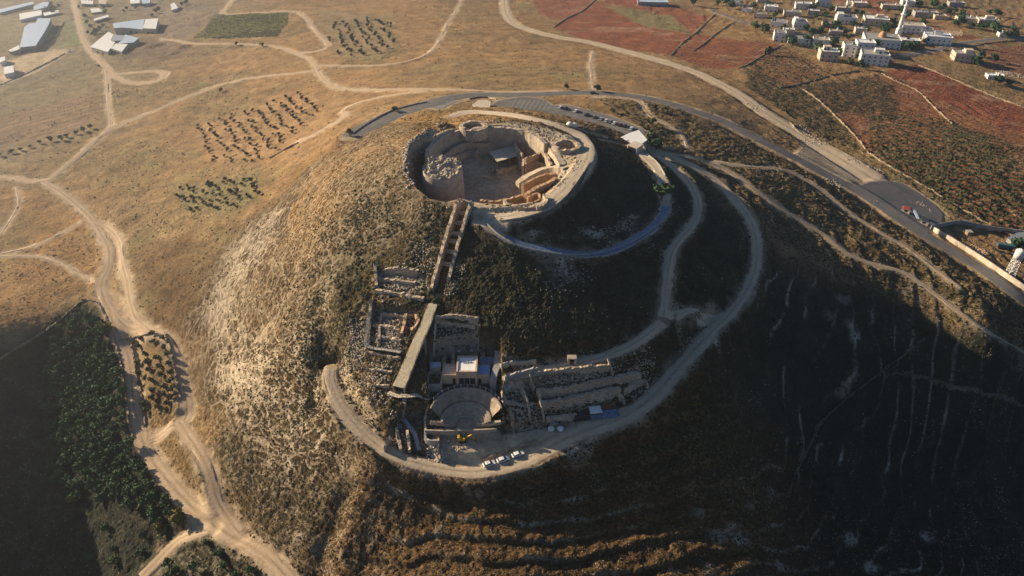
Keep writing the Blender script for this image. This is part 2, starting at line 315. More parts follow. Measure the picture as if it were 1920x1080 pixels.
# the hill: golden western flank, brown scrub in front, dark scrub on the shaded side, its albedo deepened to carry the shade
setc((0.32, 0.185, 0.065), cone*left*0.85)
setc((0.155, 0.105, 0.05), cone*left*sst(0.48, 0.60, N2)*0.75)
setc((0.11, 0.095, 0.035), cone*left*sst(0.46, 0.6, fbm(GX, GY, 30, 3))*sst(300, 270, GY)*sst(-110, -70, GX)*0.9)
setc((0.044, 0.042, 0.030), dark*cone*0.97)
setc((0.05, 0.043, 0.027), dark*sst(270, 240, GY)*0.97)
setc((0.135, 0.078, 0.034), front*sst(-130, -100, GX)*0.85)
setc((0.030, 0.032, 0.024), sst(80, 130, GX)*sst(300, 262, GY+0.0*GX-(GX-100)*0.15)*0.95)  # valley scrub, albedo lowered so the shadow there reads deeper
setc((0.36, 0.265, 0.165), cone*(sst(.5, .7, fbm(GX*1.0, GY, 22, 4)))*(TH > 2.2)*sst(50, 90, RC)*.45)
EAST = poly_mask([(1120,180),(1250,200),(1400,260),(1600,370),(1800,490),(1960,600),(1960,700),(1800,600),(1650,540),(1500,480),(1400,380),(1300,300),(1220,262)], 6, 6)
setc((0.25, 0.17, 0.085), EAST*0.9); setc((0.12, 0.09, 0.045), EAST*sst(0.47, 0.56, N3)*0.5); setc((0.15, 0.10, 0.055), EAST*sst(.5, .62, N2)*.6)
TERR = poly_mask([(1250,300),(1420,350),(1600,440),(1960,640),(1960,720),(1700,600),(1540,520),(1440,430),(1330,330)], 5, 4)
# fields beyond
REDF = [([(1038,52),(1115,3),(1200,-10),(1330,30),(1300,62),(1258,104),(1180,92),(1110,76)], (0.225, 0.068, 0.034)),
        ([(1000,0),(1100,-10),(1112,5),(1060,40),(1010,25)], (0.25, 0.09, 0.05)),
        ([(1262,104),(1308,62),(1360,72),(1462,84),(1400,121),(1375,128),(1310,124)], (0.23, 0.075, 0.036)),
        ([(1652,140),(1722,122),(1800,160),(1960,235),(1960,480),(1850,418),(1716,340),(1627,286),(1600,250),(1560,212),(1520,168)], (0.20, 0.082, 0.038)),
        ([(1665,134),(1722,118),(1850,175),(1960,215),(1960,265),(1850,225),(1750,180)], (0.20, 0.052, 0.026)),
        ([(1560,0),(1680,-20),(1700,10),(1650,28)], (0.26, 0.10, 0.055)), ([(1690,40),(1760,50),(1900,90),(1840,80),(1740,60)], (0.24, 0.08, 0.045)),
        ([(1402,122),(1466,85),(1560,140),(1500,158),(1465,165)], (0.20, 0.095, 0.045)),
        ([(1840,95),(1960,80),(1960,150),(1880,140)], (0.20, 0.09, 0.05))]
FUR = np.zeros(GX.shape)
for P, c in REDF:
    m = poly_mask(P, 1.5, 2.0, 10); setc(c, m*0.95); FUR = np.maximum(FUR, m)
    setc((0.33, 0.20, 0.12), m*sst(0.62, 0.7, fbm(GX*0.35-GY*.2, GY, 10, 3))*0.6)
SCR = poly_mask([(1500,160),(1640,140),(1672,160),(1680,205),(1620,215),(1560,210)], 3, 4); setc((0.12, 0.085, 0.05), SCR*0.7)
SCR2 = poly_mask([(1400,130),(1500,165),(1560,215),(1620,285),(1560,262),(1480,215),(1400,165)], 3, 4); setc((0.15, 0.105, 0.055), SCR2*0.7)
RSC = poly_mask([(1620,215),(1700,205),(1960,290),(1960,470),(1850,420),(1716,342),(1630,288)], 4, 6)
setc((0.125, 0.085, 0.042), RSC*sst(0.46, 0.60, fbm(GX, GY, 26, 3))*0.7)
m = poly_mask([(1180,15),(1260,30),(1300,65),(1210,50),(1130,10)], 2, 3); setc((0.20, 0.19, 0.08), m*0.9)
VIN = poly_mask([(362,72),(385,52),(402,28),(542,24),(538,45),(520,68),(430,72)], 0.8, 0.5); setc((0.21, 0.185, 0.055), VIN*0.95)
m = poly_mask([(230,5),(400,0),(420,30),(350,70),(300,70),(260,30)], 6, 6); setc((0.21, 0.155, 0.115), m*.7)
m = poly_mask([(100,60),(135,40),(155,85),(115,88)], 2, 2); setc((0.19, 0.20, 0.09), m)
PLOW = poly_mask([(0,215),(60,200),(180,175),(185,215),(120,250),(20,270),(0,272)], 4, 4)
setc((0.24, 0.165, 0.095), PLOW*0.7); setc((0.12, 0.085, 0.055), PLOW*sst(.5, .8, .5+.5*np.sin((GX*.55-GY*.83)*.75+4*(N2-.5)))*.6)
for P, c in [([(600,20),(740,30),(745,90),(700,110),(630,110),(610,60)], (0.25, 0.19, 0.105)), ([(360,240),(560,175),(610,195),(500,290),(400,300)], (0.34, 0.21, 0.105)),
             ([(330,350),(400,340),(480,330),(490,380),(400,400),(345,395)], (0.17, 0.145, 0.07))]:
    setc(c, poly_mask(P, 8, 8)*0.8)
# grove, forest floor, western gully dimmed in colour for its shade
FORP = [(150,565),(185,580),(205,610),(228,680),(243,760),(262,850),(310,920),(350,970),(300,1000),(240,1090),(-20,1090),(-20,700),(60,625),(110,590)]
FOR = poly_mask(FORP, 3, 2); setc((0.055, 0.05, 0.03), FOR*0.97)
FOR2 = poly_mask([(300,1040),(345,1005),(400,1005),(460,1040),(520,1075),(560,1110),(270,1110)], 2, 2); setc((0.05, 0.05, 0.03), FOR2*0.97)
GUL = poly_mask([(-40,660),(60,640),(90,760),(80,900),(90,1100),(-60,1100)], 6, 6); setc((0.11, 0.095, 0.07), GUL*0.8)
GROVE = poly_mask([(245,632),(290,625),(322,655),(335,720),(338,770),(300,785),(272,800),(262,740),(250,680)], 1, .6); setc((0.20, 0.135, 0.065), GROVE*0.9)
# pale bare earth on the western flank
WEBP = poly_mask([(640,270),(700,240),(760,235),(800,300),(850,380),(820,500),(700,470),(640,540),(600,680),(640,860),(560,890),(480,860),(380,760),(345,640),(370,540),(450,430),(560,330)], 8, 8)
BARE = poly_mask([(520,400),(470,420),(430,470),(400,530),(375,620),(395,700),(440,740),(480,700),(450,640),(440,560),(480,480)], 8, 12, 18)
BARE = np.maximum(BARE, poly_mask([(440,600),(480,640),(520,720),(480,740),(430,680)], 5, 7, 12))
BARE = np.maximum(BARE, poly_mask([(640,690),(700,735),(700,800),(650,750),(625,700)], 3, 4, 8))
BZ = BARE.copy(); BARE = BARE*sst(.47, .60, fbm(TH*90+5, RC*1.3, 9, 4)+.08*BARE)
setc((0.115, 0.068, 0.029), WEBP*.92*(1-sst(-60, -30, GX)*.3)); setc((0.085, 0.052, 0.024), BZ*.92)
setc((0.21, 0.11, 0.034), poly_mask([(540,330),(640,270),(730,235),(775,240),(770,300),(700,330),(640,390),(580,460),(540,440)], 12, 14, 22)*.85)
setc((0.48, 0.385, 0.265), BARE*.9)
BARE2 = np.maximum.reduce([poly_mask(P, 2, 3, 6) for P in [
    [(655,620),(690,570),(700,600),(680,690),(660,690),(645,680)], [(1000,470),(1080,475),(1090,520),(1040,530)], [(1090,430),(1160,420),(1200,400),(1190,420),(1130,445),(1080,450)],
    [(1000,430),(1060,440),(1060,452),(980,446)], [(1040,850),(1100,815),(1110,860),(1060,880)], [(760,870),(800,850),(830,868),(800,880)]]+
    [[(a+r*1.2*math.cos(q), b+r*math.sin(q)*.9) for q in np.linspace(0, 5.5, 7)] for a, b, r in [(1592,605,9),(1600,625,6),(1585,560,7),(1555,590,6),(1372,985,11),(1392,1012,12),(1345,1008,10),(1370,948,7),(1405,945,7),(1272,1070,12),(1330,1062,9),(1590,1010,11),(1640,1062,12),(1470,1052,9),(1745,1000,8),(1450,925,8),(1470,1030,7),
    (1255,700,7),(1345,640,9),(1230,750,6),(1310,960,6),(820,990,8),(730,960,12),(560,1012,8),(600,1020,9),(690,1000,9),(1700,545,8),(1720,560,7),(1905,690,7),(300,905,9),(30,820,9),(45,870,8),(60,1060,12),(90,1070,9),(290,1070,8)]]])
setc((0.40, 0.33, 0.25), BARE2*(0.35+0.6*sst(.42, .58, N3)))
BARE = np.maximum(BARE, BARE2)
for q_, rx_, zf in (((888,236), 5.6, 58.5), ((1062,272), 5.2, 56.8)):
    x_, y_ = at_drop(*q_, CAMZ-zf-5.3); HT = (1-sst(rx_-.4, rx_+.5, np.hypot(GX-x_, GY-y_))); GZ = GZ*(1-HT)+zf*HT
    RIMH = (1-sst(rx_+1, rx_+5, np.hypot(GX-x_, GY-y_)))*(1-HT)*.0
SHOC = np.zeros(GX.shape)
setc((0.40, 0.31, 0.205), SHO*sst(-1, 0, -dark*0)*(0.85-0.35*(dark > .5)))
rimp = np.where(EDGE > .3, 1-sst(0.2, 1.6, OFF+(N2-.5)*1.0), 1-sst(42.5, 46.5, RC+(N2-.5)*4)); setc((0.47, 0.37, 0.25), rimp*0.9)
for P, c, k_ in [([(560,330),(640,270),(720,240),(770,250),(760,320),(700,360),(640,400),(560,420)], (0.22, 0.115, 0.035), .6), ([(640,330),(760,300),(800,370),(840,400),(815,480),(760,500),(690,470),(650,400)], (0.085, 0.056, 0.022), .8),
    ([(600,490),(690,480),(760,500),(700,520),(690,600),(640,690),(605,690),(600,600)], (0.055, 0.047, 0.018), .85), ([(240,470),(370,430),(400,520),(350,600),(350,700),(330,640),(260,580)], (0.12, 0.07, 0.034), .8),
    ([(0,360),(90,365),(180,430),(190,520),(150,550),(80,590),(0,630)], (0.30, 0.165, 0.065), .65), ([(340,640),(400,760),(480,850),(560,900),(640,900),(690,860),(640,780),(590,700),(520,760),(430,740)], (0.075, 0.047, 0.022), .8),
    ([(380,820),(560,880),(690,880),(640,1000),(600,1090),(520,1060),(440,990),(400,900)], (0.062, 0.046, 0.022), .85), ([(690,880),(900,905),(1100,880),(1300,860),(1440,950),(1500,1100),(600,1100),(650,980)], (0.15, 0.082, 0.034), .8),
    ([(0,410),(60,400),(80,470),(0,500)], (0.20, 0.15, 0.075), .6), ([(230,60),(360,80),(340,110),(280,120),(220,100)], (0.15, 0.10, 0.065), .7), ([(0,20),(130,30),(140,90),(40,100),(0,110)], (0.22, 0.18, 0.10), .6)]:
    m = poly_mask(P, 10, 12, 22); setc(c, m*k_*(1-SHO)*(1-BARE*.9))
setc((0.032, 0.034, 0.027), poly_mask([(-60,672),(40,655),(90,625),(150,575),(190,590),(240,700),(262,850),(310,930),(345,985),(250,1110),(-60,1110)], 2, 2)*(0.9-.35*(N3 > .62)))  # dark scrub of gully and plantation floor, blackened further as painted shade
STK = fbm(TH*42+2*N2, RC*.9, 7, 4); setc((0.45, 0.36, 0.24), WEBP*(.2+.8*BZ)*sst(.55, .62, STK)*.7*(1-SHO)); setc((0.05, 0.032, 0.016), WEBP*sst(.46, .40, STK)*.55*(1-SHO))
setc((0.36, 0.31, 0.24), LIPM*.9*(.6+.4*sst(.5, .6, N3)))
paint_lots()
C *= (0.72+0.56*N3)[..., None]
TUFT = np.clip(0.25+0.6*cone+0.6*front+0.5*EAST+RSC*.8+SCR+SCR2+RS*0.3+FOR*.5-SHO*1.2-BARE*.6-VIN, 0, 1)
WEB = np.clip(WEBP*(0.6+0.6*BZ)*(1-SHO)+0.45*front*sst(-20, -60, GX)*sst(-140, -110, GX)*(1-SHO), 0, 1)*(1-rimp)
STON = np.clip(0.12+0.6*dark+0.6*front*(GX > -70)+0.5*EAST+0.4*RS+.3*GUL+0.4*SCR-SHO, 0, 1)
TUFT *= (1-rimp*0.9)

# ------------------------------------------------------------------ relief
und = 1-np.clip(ROAD+SHO*0.6, 0, 1)
GZ += und*(fbm(GX, GY, 40, 3)-0.5)*2.2*sst(330, 500, np.hypot(GX, GY-300)+330*(cone < .3))
GZ += und*(N2-0.5)*(1.6*TUFT+0.4)*sst(420, 320, GY+.0*GX+0)*1.0+und*(N2-.5)*.5*sst(320, 420, GY)+und*(N3-.5)*(1.2*TUFT+0.2)
GZ += und*(fbm(GX+77, GY, 1.5, 2)-.5)*(1.0*TUFT+.05)*(GY < 460)
_w = WEBP*left; GZ -= und*_w*.65*((N2-0.5)*(1.6*TUFT+0.4)+(N3-.5)*(1.2*TUFT+0.2)+(fbm(GX+77, GY, 1.5, 2)-.5)*(1.0*TUFT+.05)*(GY < 460))
# terraces that follow the contour lines on the near and eastern slopes
tm = np.clip(front*sst(-75, -45, GX)*sst(215, 190, GY-0.35*GX)+TERR*0.9+0.8*sst(120, 150, GX)*sst(215, 240, GY)*(1-EAST), 0, 1)*und
fr = fr0; GZ -= tm*(sst(0.0, 0.22, fr)-fr)*(2.0-.9*sst(60, 110, GX))
LIP = tm*np.exp(-((fr-0.04)/0.06)**2)
# gullies and the spur above the forest track
def carve(P, depth, w, sharp=1.0):
    h = hit(spline(P, 5)); L = np.c_[resample(h, 3.0)]; L = np.c_[L, np.zeros(len(L))]
    sl, D, H, _ = near_line(L, w*2.5); GZ[sl] += -depth*np.exp(-(D/w)**2*sharp)*und[sl]
carve([(600,560),(612,620),(606,690),(598,740)], 3.5, 5); carve([(650,930),(630,970),(612,1030),(600,1080)], 4.5, 5)
carve([(690,870),(670,930),(650,1000),(640,1060)], -3.0, 7); carve([(605,540),(560,470),(520,420)], 1.5, 6)
carve([(520,1005),(570,1015),(620,1050)], -2.5, 4); carve([(1450,560),(1440,640),(1400,740),(1340,820)], 2.0, 7)
carve([(1560,700),(1540,800),(1510,900)], 3, 9); carve([(1800,700),(1760,820),(1700,960)], 3, 14)
carve([(764,310),(765,285),(782,265),(812,247),(834,240)], -3.0, 3.2)
carve([(600,560),(640,600),(655,640)], -1.5, 5)
# the pit of the fortress and the moat round the great tower
PX, PY, PRX, PRY = -4.0, 302.0, 32.5, 37.5
PITP = np.array([at_drop(a, b, d) for a, b, d in [(815,261,137.3),(836,247,137.3),(862,240,137.3),(901,236,137.3),(940,235,137.3),(979,240,137.5),(1005,251,138),(1024,262,138),(1032,276,138.5),(1046,290,139),(1058,308,139),
  (1047,322,139.5),(1042,336,140),(1016,362,140),(1012,378,141),(960,385,141),(900,381,141),(868,374,141),(838,384,142),(806,366,139),(780,346,138),(766,322,137),(765,300,137),(771,283,137),(784,271,137),(800,263,137)]])
ee = np.full(GX.shape, -20.0); sl = sub(-60, 50, 235, 365); ee[sl] = -edge_dist(GX[sl], GY[sl], PITP)+(N3[sl]-.5)*0.6
east = sst(6, 18, GX-0.1*(GY-300))
floor = 46.5+east*5.0+sst(318, 334, GY)*3.0
k = sst(0.0, 2.4, ee); pit = k
GZ = GZ*(1-k)+(floor+(N3-.5)*0.5)*k
PITM = sst(-1, 1, ee)
setc((0.40, 0.31, 0.215), PITM*0.9); setc((0.27, 0.14, 0.08), PITM*sst(-14, -24, GX)*sst(315, 305, GY)*(GZ > 47.5)*.9); setc((0.36, 0.19, 0.10), PITM*sst(4, 12, GX)*sst(300, 285, GY)*(GZ > 48)*.6); TUFT *= 1-PITM; WEB *= 1-PITM; STON = np.clip(STON*(1-PITM)+PITM*.25, 0, 1)
# the dark slot of the great stair
STAIR = hit([(874,384),(859,420),(846,460),(833,505),(822,545)])
L = resample(np.c_[STAIR, np.zeros(len(STAIR))], 1.0); sl, D, H, _ = near_line(L, 6)
TL = np.interp(np.arange(len(L)), [0, len(L)*.3, len(L)-1], [1, 1, .25])
slot = (1-sst(1.9, 2.5, D)); GZ[sl] = GZ[sl]*(1-slot)+(H-6.0)*slot
SLOTL = L
# dug terraces beside the stair and round the little theatre: level steps cut in the slope
def level(P, z=None, bl=0.8, dz=0.0, col=(0.36, 0.29, 0.20), cm=0.8, tilt=0.0):
    """cut or fill the ground inside an outline to one level (or to the plane through it)"""
    global C
    h = hit(P) if z is None else np.array([(*at_drop(a, b, CAMZ-z), z) for a, b in P]); sl = sub(h[:, 0].min()-6, h[:, 0].max()+6, h[:, 1].min()-6, h[:, 1].max()+6)
    zz = h[:, 2].mean()+dz if z is None else z
    d = edge_dist(GX[sl], GY[sl], h); k = 1-sst(-bl/2, bl/2, d); GZ[sl] = GZ[sl]*(1-k)+(zz+tilt*(SMOOTHZ[sl]-h[:, 2].mean())+(N3[sl]-.5)*(.5+1.6*(tilt > 0)))*k
    kk = (k*cm)[..., None]; C[sl] = C[sl]*(1-kk)+np.array(col)*(0.8+0.4*N3[sl])[..., None]*kk
    TUFT[sl] *= 1-k*.8; WEB[sl] *= 1-k
    return zz, h
# flat ground of the dig: upper theatre terrace, stage, side pits
LV = {}
def lev(k, P, z=None, **kw):
    LV[k] = level(P, z, **kw)
lev('cut', [(817,598),(898,600),(896,660),(812,655)], dz=-1.5, tilt=.55, col=(0.30, 0.255, 0.20))
lev('upper', [(800,676),(845,672),(896,668),(938,672),(940,722),(915,735),(875,727),(845,733),(800,724)], z=19.6, col=(0.26, 0.215, 0.165))
lev('cavea', [(806,752),(835,738),(875,733),(915,738),(942,752),(936,812),(806,812)], z=12.0, col=(0.30, 0.25, 0.19))
lev('pit_a', [(706,503),(798,512),(803,545),(762,548),(700,540)], dz=-1.6, tilt=.7, col=(0.30, 0.26, 0.19))
lev('pit_b', [(697,568),(784,580),(770,620),(756,664),(690,655),(692,600)], dz=-1.6, tilt=.5, col=(0.31, 0.26, 0.19))
lev('pit_c', [(690,672),(748,676),(738,706),(690,700)], dz=-.8, tilt=.7, col=(0.16, 0.12, 0.07))
lev('pit_d', [(756,762),(806,766),(806,836),(775,848),(732,838),(726,812)], dz=-1.6, tilt=.4, col=(0.20, 0.17, 0.13))
lev('dig_a', [(945,716),(1000,708),(1012,792),(965,800),(942,760)], dz=-1.5, tilt=.5, col=(0.17, 0.145, 0.11))
lev('dig_b', [(1003,712),(1140,694),(1143,712),(1008,737)], dz=-0.8, tilt=.5, col=(0.17, 0.145, 0.11))
lev('dig_c', [(1010,742),(1140,718),(1160,732),(1016,760)], dz=-1.2, tilt=.5, col=(0.15, 0.13, 0.095))
lev('dig_d', [(1016,763),(1150,740),(1160,765),(1100,782),(1022,790)], dz=-1.0, tilt=.5, col=(0.22, 0.17, 0.11))
# pale cut bank over the terrace road
for P, zup in (([(905,688),(960,684),(1020,676),(1080,664),(1120,664),(1060,684),(990,697),(930,702)], 0),):
    m = poly_mask(P, 1.2, 1.5, 5); setc((0.33, 0.28, 0.22), m*.85); TUFT *= 1-m*.8
# ------------------------------------------------------------------ materials
def mat(name, rough=0.9, spec=0.2):
    m = bpy.data.materials.new(name); m.use_nodes = True; b = m.node_tree.nodes['Principled BSDF']
    b.inputs['Roughness'].default_value = rough; b.inputs['Specular IOR Level'].default_value = spec
    return m, m.node_tree, b
def nd(t, kind, **kw):
    n = t.nodes.new(kind)
    for k, v in kw.items():
        if isinstance(v, (int, float, str, bool)) and hasattr(n, k): setattr(n, k, v)
    return n
def mixc(t, a, b, f, mode='MIX'):
    n = t.nodes.new('ShaderNodeMix'); n.data_type = 'RGBA'; n.blend_type = mode
    for s, v in ((n.inputs[0], f), (n.inputs[6], a), (n.inputs[7], b)):
        if isinstance(v, bpy.types.NodeSocket): t.links.new(v, s)
        elif isinstance(v, tuple): s.default_value = (*v, 1)
        else: s.default_value = v
    return n.outputs[2]
def mth(t, op, a, b=0.5, c=None, clamp=False):
    n = t.nodes.new('ShaderNodeMath'); n.operation = op; n.use_clamp = clamp
    for s, v in zip(n.inputs, (a, b, c)):
        if v is None: continue
        if isinstance(v, bpy.types.NodeSocket): t.links.new(v, s)
        else: s.default_value = v
    return n.outputs[0]
def rmp(t, v, a, b, c=0.0, d=1.0):
    n = t.nodes.new('ShaderNodeMapRange'); n.interpolation_type = 'SMOOTHSTEP'; t.links.new(v, n.inputs[0])
    for i, x in enumerate((a, b, c, d)): n.inputs[i+1].default_value = x
    return n.outputs[0]
def noise(t, vec, sc, det=3, dist=0.0, rough=0.55):
    n = t.nodes.new('ShaderNodeTexNoise'); n.inputs['Scale'].default_value = sc; n.inputs['Detail'].default_value = det
    n.inputs['Distortion'].default_value = dist; n.inputs['Roughness'].default_value = rough; t.links.new(vec, n.inputs['Vector']); return n
def bump(t, b, h, s, d):
    n = t.nodes.new('ShaderNodeBump'); n.inputs['Strength'].default_value = s; n.inputs['Distance'].default_value = d
    t.links.new(h, n.inputs['Height']); t.links.new(n.outputs[0], b.inputs['Normal'])
def attr(t, name):
    n = t.nodes.new('ShaderNodeAttribute'); n.attribute_name = name; return n
def plain(name, col, rough=0.85, var=0.18, sc=0.6, bmp=0.0, metal=0.0, spec=0.25):
    """one colour with blotches, weathering and a little relief"""
    m, t, b = mat(name, rough, spec); g = nd(t, 'ShaderNodeNewGeometry'); P = g.outputs['Position']
    n1 = noise(t, P, sc, 4); n2 = noise(t, P, sc*7, 3)
    f = mth(t, 'ADD', mth(t, 'MULTIPLY', n1.outputs[0], 0.6), mth(t, 'MULTIPLY', n2.outputs[0], 0.4))
    lo = tuple(max(0, c*(1-var*1.6)) for c in col); hi = tuple(min(1, c*(1+var)) for c in col)
    c = mixc(t, lo, hi, rmp(t, f, 0.3, 0.7)); t.links.new(c, b.inputs['Base Color']); b.inputs['Metallic'].default_value = metal
    if bmp: bump(t, b, n2.outputs[0], 1.0, bmp)
    return m
def masonry(name, col, course=0.5, bmp=0.12, var=0.3):
    """rough courses of stone"""
    m, t, b = mat(name, 0.95, 0.1); g = nd(t, 'ShaderNodeNewGeometry'); P = g.outputs['Position']
    v = t.nodes.new('ShaderNodeTexVoronoi'); v.inputs['Scale'].default_value = 1/course
    mp = t.nodes.new('ShaderNodeMapping'); mp.inputs['Scale'].default_value = (0.6, 0.6, 1.1); t.links.new(P, mp.inputs[0]); t.links.new(mp.outputs[0], v.inputs['Vector'])
    sp = t.nodes.new('ShaderNodeSeparateColor'); t.links.new(v.outputs['Color'], sp.inputs[0])
    n1 = noise(t, P, 0.22, 4); n2 = noise(t, P, 2.2, 3)
    lo = tuple(c*(1-var) for c in col); hi = tuple(min(1, c*(1+var)) for c in col)
    f = mth(t, 'ADD', mth(t, 'MULTIPLY', sp.outputs[0], 0.4), mth(t, 'MULTIPLY', n1.outputs[0], 0.7))
    c = mixc(t, lo, hi, rmp(t, f, 0.25, 0.85)); gap = rmp(t, v.outputs['Distance'], 0.45, 0.75)
    c = mixc(t, c, tuple(x*0.55 for x in col), mth(t, 'MULTIPLY', gap, 0.5)); t.links.new(c, b.inputs['Base Color'])
    h = mth(t, 'ADD', mth(t, 'MULTIPLY', v.outputs['Distance'], -0.7), n2.outputs[0]); bump(t, b, h, 1.0, bmp)
    return m
def ground_material():
    m, t, b = mat('ground', 0.95, 0.08); g = nd(t, 'ShaderNodeNewGeometry'); P = g.outputs['Position']
    A = attr(t, 'albedo').outputs['Color']; K = attr(t, 'cover'); sp = t.nodes.new('ShaderNodeSeparateColor'); t.links.new(K.outputs['Color'], sp.inputs[0])
    tuft, web, ston = sp.outputs[0], sp.outputs[1], sp.outputs[2]
    K2 = attr(t, 'rows'); sp2 = t.nodes.new('ShaderNodeSeparateColor'); t.links.new(K2.outputs['Color'], sp2.inputs[0]); fur, vin, lip = sp2.outputs[0], sp2.outputs[1], sp2.outputs[2]
    n_b = noise(t, P, 0.09, 4); n_m = noise(t, P, 0.45, 4, 0.4); n_f = noise(t, P, 1.6, 3); 
    c = mixc(t, A, (0.5, 0.5, 0.5), 0.0)
    f = mth(t, 'ADD', mth(t, 'MULTIPLY', n_b.outputs[0], 0.9), mth(t, 'MULTIPLY', n_m.outputs[0], 0.9)); f = mth(t, 'ADD', f, mth(t, 'MULTIPLY', n_f.outputs[0], 0.7))
    vv = rmp(t, f, 0.85, 1.65, 0.62, 1.38)
    hs = t.nodes.new('ShaderNodeVectorMath'); hs.operation = 'SCALE'; t.links.new(c, hs.inputs[0]); t.links.new(vv, hs.inputs['Scale']); c = hs.outputs[0]
    # wandering pale goat tracks between the tussocks
    wn_ = noise(t, P, 0.07, 4); off = t.nodes.new('ShaderNodeVectorMath'); off.operation = 'MULTIPLY_ADD'
    t.links.new(wn_.outputs['Color'], off.inputs[0]); off.inputs[1].default_value = (5, 5, 0); PL = attr(t, 'polar').outputs['Vector']; t.links.new(PL, off.inputs[2])
    def edge(scale, w):
        v = t.nodes.new('ShaderNodeTexVoronoi'); v.feature = 'DISTANCE_TO_EDGE'; v.inputs['Scale'].default_value = scale; t.links.new(off.outputs[0], v.inputs['Vector'])
        return rmp(t, v.outputs['Distance'], w, w*0.25)
    e = mth(t, 'MAXIMUM', edge(0.20, 0.08), mth(t, 'MULTIPLY', edge(0.48, 0.16), 0.75))
    e = mth(t, 'MULTIPLY', mth(t, 'MULTIPLY', e, web), rmp(t, n_m.outputs[0], 0.35, 0.6, 0.35, 1.0))
    c = mixc(t, c, (0.055, 0.034, 0.016), mth(t, 'MULTIPLY', mth(t, 'MULTIPLY', web, mth(t, 'SUBTRACT', 1.0, e, None, True)), 0.35))
    c = mixc(t, c, (0.46, 0.37, 0.25), mth(t, 'MULTIPLY', e, 0.9, None, True))
    # tussocks and low scrub
    tn = noise(t, P, 0.75, 3, 0.6); tf = noise(t, P, 2.6, 2); th = mth(t, 'ADD', mth(t, 'MULTIPLY', tn.outputs[0], 0.65), mth(t, 'MULTIPLY', tf.outputs[0], 0.35))
    tm_ = mth(t, 'MULTIPLY', mth(t, 'MULTIPLY', rmp(t, th, 0.47, 0.57), tuft), mth(t, 'SUBTRACT', 1.0, e))
    tc = mixc(t, (0.075, 0.055, 0.028), (0.11, 0.095, 0.035), rmp(t, n_b.outputs[0], 0.4, 0.6))
    tc = mixc(t, tc, A, 0.8); tc = mixc(t, tc, (0.38, 0.42, 0.34), 1.0, 'MULTIPLY'); c = mixc(t, c, tc, mth(t, 'MULTIPLY', tm_, 0.85))
    # loose pale stones
    v2 = t.nodes.new('ShaderNodeTexVoronoi'); v2.inputs['Scale'].default_value = 0.75; t.links.new(P, v2.inputs['Vector'])
    s2 = t.nodes.new('ShaderNodeSeparateColor'); t.links.new(v2.outputs['Color'], s2.inputs[0])
    sm = mth(t, 'MULTIPLY', mth(t, 'MULTIPLY', rmp(t, v2.outputs['Distance'], 0.26, 0.14), rmp(t, s2.outputs[0], 0.86, 0.90)), mth(t, 'MULTIPLY', ston, rmp(t, n_b.outputs[0], 0.50, 0.60)))
    c = mixc(t, c, (0.42, 0.38, 0.32), sm)
    c = mixc(t, c, (0.27, 0.18, 0.10), mth(t, 'MULTIPLY', mth(t, 'MULTIPLY', lip, rmp(t, n_m.outputs[0], 0.4, 0.6)), 0.45))
    # furrows and vine rows
    def rows(rot, sc, dist):
        mp = t.nodes.new('ShaderNodeMapping'); mp.inputs['Rotation'].default_value = (0, 0, rot); t.links.new(P, mp.inputs[0])
        w = t.nodes.new('ShaderNodeTexWave'); w.inputs['Scale'].default_value = sc; w.inputs['Distortion'].default_value = dist; w.inputs['Detail'].default_value = 2
        t.links.new(mp.outputs[0], w.inputs[0]); return w.outputs['Fac']
    fr_ = rows(math.radians(62), 0.10, 2.5); hs = mixc(t, c, (0.36, 0.20, 0.12), mth(t, 'MULTIPLY', mth(t, 'MULTIPLY', fur, fr_), 0.30)); c = hs
    vr = mth(t, 'MULTIPLY', vin, rmp(t, rows(math.radians(72), 0.105, 0.6), 0.35, 0.65)); c = mixc(t, c, (0.09, 0.12, 0.03), mth(t, 'MULTIPLY', vr, 0.8))
    t.links.new(c, b.inputs['Base Color'])
    h = mth(t, 'ADD', mth(t, 'MULTIPLY', tm_, 0.55), mth(t, 'MULTIPLY', n_m.outputs[0], 0.35)); h = mth(t, 'ADD', h, mth(t, 'MULTIPLY', n_f.outputs[0], 0.25))
    h = mth(t, 'ADD', h, mth(t, 'MULTIPLY', sm, 0.4)); h = mth(t, 'SUBTRACT', h, mth(t, 'MULTIPLY', e, 0.25)); h = mth(t, 'ADD', h, mth(t, 'MULTIPLY', vr, 0.8))
    bump(t, b, h, 1.0, 0.65)
    return m
